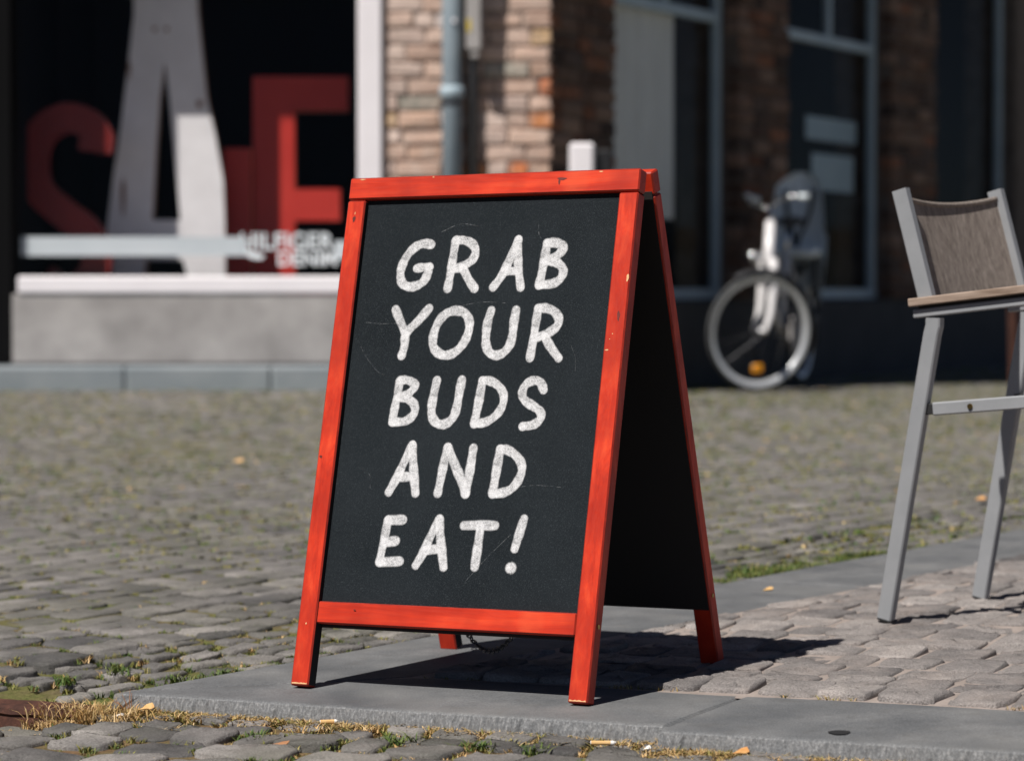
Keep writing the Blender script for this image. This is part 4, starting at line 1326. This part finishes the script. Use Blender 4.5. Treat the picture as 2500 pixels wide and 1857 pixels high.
# front mudguard
def arcguard(M, r_, a0, a1, w_, name, mat):
    V, Fc = [], []
    n_ = 26
    for k in range(n_ + 1):
        a_ = math.radians(a0 + (a1 - a0) * k / n_)
        for (dy, dz) in ((-w_, -.014), (-w_ * .6, 0), (w_ * .6, 0), (w_, -.014)):
            V.append(((r_ + dz) * math.cos(a_), dy, R + (r_ + dz) * math.sin(a_)))
    for k in range(n_):
        for j in range(3):
            Fc.append((k * 4 + j, (k + 1) * 4 + j, (k + 1) * 4 + j + 1, k * 4 + j + 1))
    return obj(name, V, Fc, mat, bike, M=M, smooth=True)
arcguard(WM, R + .022, 62, 205, .026, 'front_mudguard', m_darksteel)
arcguard(RM, R + .026, -20, 175, .028, 'rear_mudguard', m_blackp)
L = lambda x_, y_, z: tuple(BKM @ Vector((x_, y_, z)))
ht = BKM.inverted() @ headtop; cr = BKM.inverted() @ crown
bb, seat_t, rh = (.58, 0, .29), (.74, 0, .80), (1.06, 0, R)
m = MB().tube(smooth_path([L(cr.x + .01, cr.y, cr.z + .05), L(.34, 0, .5), L(bb[0], 0, .31)], 6), .021, 10)
m.tube(smooth_path([L(ht.x + .01, ht.y, ht.z - .04), L(.38, 0, .62), L(.655, 0, .52)], 6), .018, 10)
m.tube([L(*bb), L(.735, 0, .78)], .017, 10)
m.make('frame', m_silver, bike, smooth=True)
m = MB()
for s_ in (-.05, .05):
    m.tube([L(bb[0], s_ * .5, bb[2]), L(rh[0], s_, rh[2])], .009, 8).tube([L(.72, s_ * .4, .73), L(rh[0], s_, rh[2])], .008, 8)
m.make('rear_stays', m_silver, bike, smooth=True)
MB().tube([L(.735, 0, .78), L(.775, 0, .93)], .013, 10).make('seat_post', m_chrome, bike, smooth=True)
# saddle
V, Fc = [], []
sec = [(-.14, .018, .012), (-.06, .03, .02), (.02, .06, .026), (.09, .095, .03), (.12, .07, .02)]
for (x_, w_, h_) in sec:
    for k in range(10):
        a_ = 2 * math.pi * k / 10
        V.append(L(.78 + x_, w_ * math.cos(a_), .955 + h_ * math.sin(a_)))
for i in range(len(sec) - 1):
    for k in range(10):
        Fc.append((i * 10 + k, i * 10 + (k + 1) % 10, (i + 1) * 10 + (k + 1) % 10, (i + 1) * 10 + k))
Fc += [tuple(range(10)), tuple(40 + k for k in range(10))]
obj('saddle', V, Fc, m_blackp, bike, smooth=True)
# chain guard, cranks and pedals, stand, rack
cg = [( .50, .36), (.56, .40), (.68, .40), (1.0, .37), (1.08, .34), (1.0, .30), (.66, .2), (.56, .19), (.49, .26)]
V = [L(x_, .065, z) for x_, z in cg] + [L(x_, .08, z) for x_, z in cg]
n_ = len(cg)
obj('chain_guard', V, [tuple(reversed(range(n_))), tuple(n_ + k for k in range(n_))] + [(k, (k + 1) % n_, n_ + (k + 1) % n_, n_ + k) for k in range(n_)], m_conc, bike)
for s_, a_ in ((1, .6), (-1, .6 + math.pi)):
    e_ = (bb[0] + .165 * math.cos(a_), s_ * .1, bb[2] + .165 * math.sin(a_))
    MB().tube([L(bb[0], s_ * .1, bb[2]), L(*e_)], .009, 8).make('crank', m_steel, bike)
    MB().add(*[(lambda v_, f_: ([tuple(BKM @ Vector(p_)) for p_ in v_], f_))(*cbox((e_[0] - .045, e_[1], e_[2] - .011), (e_[0] + .045, e_[1] + s_ * .085, e_[2] + .011), .004))][0]).make('pedal', m_blackp, bike)
MB().tube([L(.95, -.07, .3), L(.98, -.16, .0)], .01, 8).make('kickstand', m_steel, bike)
m = MB()
for s_ in (-.06, .06):
    m.tube([L(.80, s_, .70), L(1.24, s_, .70)], .006, 6).tube([L(1.06, s_, R), L(1.12, s_, .70)], .005, 6)
for x_ in (.84, .95, 1.06, 1.2):
    m.tube([L(x_, -.06, .70), L(x_, .06, .70)], .005, 6)
m.make('luggage_rack', m_darksteel, bike)
# child seat on the rack: shell with rounded head part, side wings, straps
seat = root('child_seat', BKM @ Matrix.Translation((1.05, 0, .72))); seat.parent = bike
seat.matrix_basis = wmat(bike).inverted() @ (BKM @ Matrix.Translation((1.05, 0, .72)))
V, Fc = [], []
nz, ny = 18, 12
for i in range(nz + 1):
    t = i / nz
    z = .55 + t * .70
    hw = .125 + .03 * math.sin(t * math.pi) + (.02 if t < .5 else 0)
    if t > .84:
        hw *= math.sqrt(max(.02, 1 - ((t - .84) / .165) ** 2))
    for j in range(ny + 1):
        u_ = j / ny * 2 - 1
        V.append(L(1.13 + .07 * t - .12 * abs(u_) ** 2.6 * (1 if t < .9 else .6), hw * u_, z))
for i in range(nz):
    for j in range(ny):
        k = i * (ny + 1) + j
        Fc.append((k, k + ny + 1, k + ny + 2, k + 1))
n0 = len(V)
V += [tuple(Vector(p_) + dr * .018) for p_ in V]
Fc += [tuple(n0 + k for k in reversed(q_)) for q_ in Fc]
obj('shell', V, Fc, m_seat, seat, smooth=True)
MB().add(*[([tuple(BKM @ Vector(p_)) for p_ in v_], f_) for v_, f_ in [cbox((.90, -.14, .74), (1.14, .14, .80), .02)]][0]).make('seat_base', m_seat, seat)
for s_ in (-1, 1):
    MB().tube(smooth_path([L(1.10, s_ * .085, 1.14), L(1.06, s_ * .06, .98), L(1.0, s_ * .012, .85), L(.97, 0, .76)], 5), .014, 6).make('strap', m_blackp, seat)
    MB().add(*[([tuple(BKM @ Vector(p_)) for p_ in v_], f_) for v_, f_ in [cbox((.92, s_ * .13 - .012, .45), (1.02, s_ * .13 + .012, .74), .01)]][0]).make('foot_shield', m_blackp, seat)
# ---------------------------------------------------------------- grass in the joints, litter
GREEN = [(.05, .10, .018), (.075, .125, .025), (.10, .13, .03), (.13, .15, .04)]
STRAW = [(.5, .33, .15), (.42, .26, .10), (.58, .42, .22), (.34, .24, .09)]
OLIVE = [(.2, .19, .05), (.26, .22, .07), (.16, .16, .04)]
class Grass:
    def __init__(s):
        s.v, s.f, s.c = [], [], []
    def tuft(s, x_, y_, z, n, h, spread, pal, wid=.0016, lean=.7):
        for _ in range(n):
            a_ = rng.uniform(0, 6.283); d = spread * math.sqrt(rng.uniform())
            bx, by = x_ + d * math.cos(a_), y_ + d * math.sin(a_)
            hh = h * rng.uniform(.45, 1.2)
            la = rng.uniform(0, 6.283); ll = hh * lean * rng.uniform(.2, 1.5)
            dx, dy = math.cos(la), math.sin(la)
            px_, py_ = -dy * wid * rng.uniform(.6, 1.3), dx * wid * rng.uniform(.6, 1.3)
            c = pal[rng.randint(len(pal))]; k = rng.uniform(.75, 1.25)
            b = len(s.v)
            s.v += [(bx - px_, by - py_, z), (bx + px_, by + py_, z), (bx + dx * ll * .4 + px_ * .8, by + dy * ll * .4 + py_ * .8, z + hh * .65),
                    (bx + dx * ll * .4 - px_ * .8, by + dy * ll * .4 - py_ * .8, z + hh * .65), (bx + dx * ll, by + dy * ll, z + hh * .95)]
            s.f += [(b, b + 1, b + 2, b + 3), (b + 3, b + 2, b + 4)]
            s.c += [(c[0] * k, c[1] * k, c[2] * k, 1)] * 5
gr = Grass()
dry = Grass()
for q_, z, zone in stones:
    c = q_.mean(0)
    if not in_view(c[0], c[1], .1):
        continue
    for k in range(4):
        a_, b_ = q_[k], q_[(k + 1) % 4]
        far = c[1]
        clump = .5 + .5 * math.sin(c[0] * 3.1 + .7) * math.sin(c[1] * 2.3 + c[0])
        p = (.7 if zone == 'A' else .75) * (.45 + 1.1 * clump) * (1.5 if far < 6.8 else 1)
        if far > 8:
            p *= 1.15
        if rng.uniform() > p:
            continue
        t = rng.uniform(0, 1)
        out = (a_ + b_) / 2 - c
        out = out / (np.linalg.norm(out) + 1e-9) * .008
        d_k = abs((c - C0) @ na)
        for m_i in range(rng.randint(1, 5)):
            tt = np.clip(t + rng.normal(0, .18), 0, 1)
            pnt = a_ * (1 - tt) + b_ * tt + out
            zz = z - .011
            u_ = rng.uniform()
            if zone == 'A' and d_k < .2:
                pal = STRAW if u_ < .65 else OLIVE
            else:
                pal = GREEN if u_ < .45 else (OLIVE if u_ < (.84 if far < 6.5 else .96) else STRAW)
            n = rng.randint(9, 20) if far < 7 else rng.randint(5, 9)
            gr.tuft(pnt[0], pnt[1], zz, n, rng.uniform(.006, .014) * (1 if far < 7 else 1.1), .009 if far < 7 else .02, pal, .0012 if far < 7 else .0042, .9)
# dry grass along the foot of the kerb and in the gaps between slabs
for k in range(2600):
    s_ = rng.uniform(-.02, 2.0)
    dens = .5 + .5 * math.sin(s_ * 9) * math.sin(s_ * 4.1 + 1)
    if rng.uniform() > .35 + .65 * dens:
        continue
    p_ = C0 + ea * s_ - na * (abs(rng.normal(.016, .024)) + (.042 if s_ > 1.05 else 0))
    if not in_view(p_[0], p_[1], .1):
        continue
    dry.tuft(p_[0], p_[1], -.037, rng.randint(8, 20), rng.uniform(.006, .016), .016, STRAW if rng.uniform() < .72 else OLIVE, .0012, 1.9)
for k in range(60):
    p_ = C0 + ea * rng.normal(-.02, .05) - na * rng.normal(.035, .03)
    dry.tuft(p_[0], p_[1], -.04, 16, rng.uniform(.015, .03), .018, STRAW, .001, 1.3)
for k in range(90):          # rail foot
    p_ = C0 + ea * (-.02 - abs(rng.normal(0, .07))) - na * (.05 + abs(rng.normal(0, .018)))
    dry.tuft(p_[0], p_[1], -.066, 12, rng.uniform(.012, .026), .014, STRAW if p_[0] > -.92 else OLIVE + GREEN, .001, 1.2)
for k in range(26):          # gap between the two front slabs
    p_ = C0 + ea * (1.05 + rng.normal(0, .006)) + na * rng.uniform(-.02, .03)
    dry.tuft(p_[0], p_[1], -.035, 14, .016, .008, OLIVE + STRAW, .001, .8)
for k in range(70):          # between slab and terrace setts
    s_ = rng.uniform(.4, 2.0)
    if math.sin(s_ * 17) < .1:
        continue
    p_ = C0 + ea * s_ + na * (W_ + .006)
    dry.tuft(p_[0], p_[1], -.006, 10, .012, .008, STRAW + OLIVE, .001, 1.1)
for k in range(40):          # back slab joint
    p_ = C0 + eb * rng.uniform(.3, 2.4) + nb * (W_ + .006)
    dry.tuft(p_[0], p_[1], -.008, 8, .007, .008, STRAW, .001, 1)
# green strip along the outer back edge of the kerb
for k in range(420):
    s_ = rng.uniform(0, 4.2)
    g_ = .35 + .65 * (math.sin(s_ * 6.3) * .5 + .5)
    if 1.95 < s_ < 2.6:
        g_ = 2
    if rng.uniform() > g_:
        continue
    p_ = C0 + eb * s_ - nb * abs(rng.normal(.012, .018 if not 1.95 < s_ < 2.6 else .05))
    gr.tuft(p_[0], p_[1], -.022, rng.randint(10, 22), rng.uniform(.012, .022) * (1.4 if 1.95 < s_ < 2.6 else 1), .013, GREEN + OLIVE[:1], .0013, .8)
for k in range(520):
    s_ = rng.uniform(1.9, 2.62)
    w_ = .13 * (1 - abs((s_ - 2.2) / .5) ** 2)
    if math.sin(s_ * 31) * math.sin(s_ * 13 + 1) < -.35:
        continue
    p_ = C0 + eb * s_ - nb * (.008 + max(.02, w_) * rng.uniform() ** 1.4)
    gr.tuft(p_[0], p_[1], -.015, 18, rng.uniform(.008, .024) * (.7 + .5 * math.sin(s_ * 23) ** 2), .014, GREEN + GREEN + OLIVE[:2], .0014, .8)
# a few thick weeds in the near joints
for (x_, y_) in ((-.30, 4.60), (-.07, 4.56), (-.44, 4.70), (-.62, 5.25), (-.55, 5.33), (-.75, 5.38), (-.46, 5.40), (.02, 4.52), (-.20, 4.64), (-.83, 5.28)):
    for k in range(4):
        gr.tuft(x_ + rng.normal(0, .012), y_ + rng.normal(0, .012), -.035 if y_ < 4.9 else -.02, 22, .017, .016, GREEN, .0014, 1.3)
o = obj('grass', gr.v, gr.f, m_blade, attrs={'col': gr.c}); tag(o, 'green and yellowish grass growing in the joints of the setts', 'grass', kind='stuff')
o = obj('dry_grass', dry.v, dry.f, m_blade, attrs={'col': dry.c}); tag(o, 'dry straw-coloured grass along the foot of the kerb', 'grass', kind='stuff')

# litter
m_filter = plain('cork_filter_paper', (.6, .36, .13), (.68, .44, .2), 90, .8)
m_paper = plain('white_paper', (.7, .68, .64), (.8, .78, .74), 60, .8)
def butt(x_, y_, z, ang, l_, label, tip=True):
    M = Matrix.Translation((x_, y_, z)) @ Matrix.Rotation(ang, 4, 'Z')
    r_ = root('cigarette_butt', M, label, 'cigarette butt', 'cigarette butts along the kerb')
    MB().tube([(-l_ * .5, 0, 0), (l_ * .28, 0, 0)], .0036, 10).make('filter', m_filter, r_, M=M)
    MB().tube([(l_ * .281, 0, 0), (l_ * .4, 0, 0), (l_ * .5, .001, .001)], [.0037, .0036, .0008], 10).make('paper', m_paper, r_, M=M)
    MB().tube([(-l_ * .501, 0, 0), (-l_ * .53, 0, 0)], .0034, 10).make('filter_end', m_paper, r_, M=M)
butt(.134, 4.534, -.021, -.15, .04, 'cigarette butt with torn paper end below the right foot of the sign')
butt(-.321, 4.817, -.024, .1, .03, 'short cigarette butt at the kerb below the left foot of the sign')
def chip(x_, y_, z, l_, w_, ang, mat, name, label, cat):
    n_ = 9
    top = []
    for k in range(n_):
        a_ = 2 * math.pi * k / n_
        rr = 1 + .18 * math.sin(3 * a_ + x_ * 50)
        top.append((l_ * .5 * rr * math.cos(a_), w_ * .5 * rr * math.sin(a_), .002 * math.sin(a_ * 2) + .003 * math.cos(a_)))
    V = top + [(p_[0], p_[1], p_[2] - .0012) for p_ in top]
    Fc = [tuple(range(n_)), tuple(reversed(range(n_, 2 * n_)))] + [(k, n_ + k, n_ + (k + 1) % n_, (k + 1) % n_) for k in range(n_)]
    M = Matrix.Translation((x_, y_, z)) @ Matrix.Rotation(ang, 4, 'Z') @ Matrix.Rotation(.25, 4, 'X')
    o_ = obj(name, V, Fc, mat)
    o_.matrix_basis = M
    return tag(o_, label, cat)
m_leaf = plain('dead_leaf', (.5, .22, .06), (.6, .33, .12), 60, .8)
m_leaf2 = plain('dead_leaf_brown', (.28, .12, .05), (.4, .2, .09), 60, .8)
chip(-.303, 4.842, -.024, .05, .016, .05, m_leaf, 'wood_chip', 'flat orange wood chip behind the short cigarette butt', 'wood chip')
chip(-.649, 4.981, -.018, .028, .018, .6, m_filter, 'dead_leaf', 'pale tan leaf in dry grass at the kerb corner', 'leaf')
chip(-.70, 4.965, -.03, .022, .006, .2, m_paper, 'paper_scrap', 'thin white paper scrap at the end of the rusty rail', 'paper')
chip(-.388, 4.585, -.02, .04, .014, -.4, m_leaf2, 'dead_leaf', 'brown curled leaf on the near setts, left', 'leaf')
chip(.346, 4.44, -.022, .026, .016, .3, m_leaf, 'dead_leaf', 'orange leaf scrap in the dry grass below the right-hand slab', 'leaf')
chip(.201, 4.507, -.026, .013, .008, .3, m_paper, 'paper_scrap', 'small white paper scrap right of the torn cigarette butt', 'paper')
chip(.557, 6.325, .004, .024, .012, .3, m_filter, 'paper_scrap', 'pale scrap lying on the back kerb slab between sign and chair', 'paper')
chip(1.352, 8.289, .018, .03, .022, .3, m_leaf, 'dead_leaf', 'orange leaf on the street behind the chair', 'leaf')
chip(-.99, 10.3, .03, .035, .03, .3, m_filter, 'paper_scrap', 'pale scrap lying far out on the street at the left', 'paper')
# chewing gum spot pressed on the slab
n_ = 14
V = [(.500 + .017 * math.cos(t) * (1 + .15 * math.sin(3 * t)), 4.452 + .02 * math.sin(t), .0022) for t in np.linspace(0, 6.2832, n_ + 1)[:-1]] + [(.500, 4.452, .003)]
tag(obj('gum_spot', V, [(k, (k + 1) % n_, n_) for k in range(n_)], m_rubber), 'flat black gum spot on the right-hand kerb slab', 'gum')
# dry twiggy weed at the corner
tw = root('dry_weed', (C0[0] + .02, C0[1] - .03, -.04), 'small dry leafless weed at the kerb corner beside the rusty rail', 'weed')
m = MB()
for k in range(9):
    a_ = rng.uniform(-1.5, 1.5); l_ = rng.uniform(.02, .05)
    b = Vector((C0[0] + .02 + rng.normal(0, .004), C0[1] - .03, -.042))
    e_ = b + Vector((math.sin(a_) * l_, rng.normal(0, .01), .018 + math.cos(a_) * l_ * .7))
    m.tube([tuple(b), tuple(b.lerp(e_, .5) + Vector((rng.normal(0, .003), 0, .004))), tuple(e_)], [.0009, .0008, .0004], 4)
m.make('stem', m_leaf2, tw)
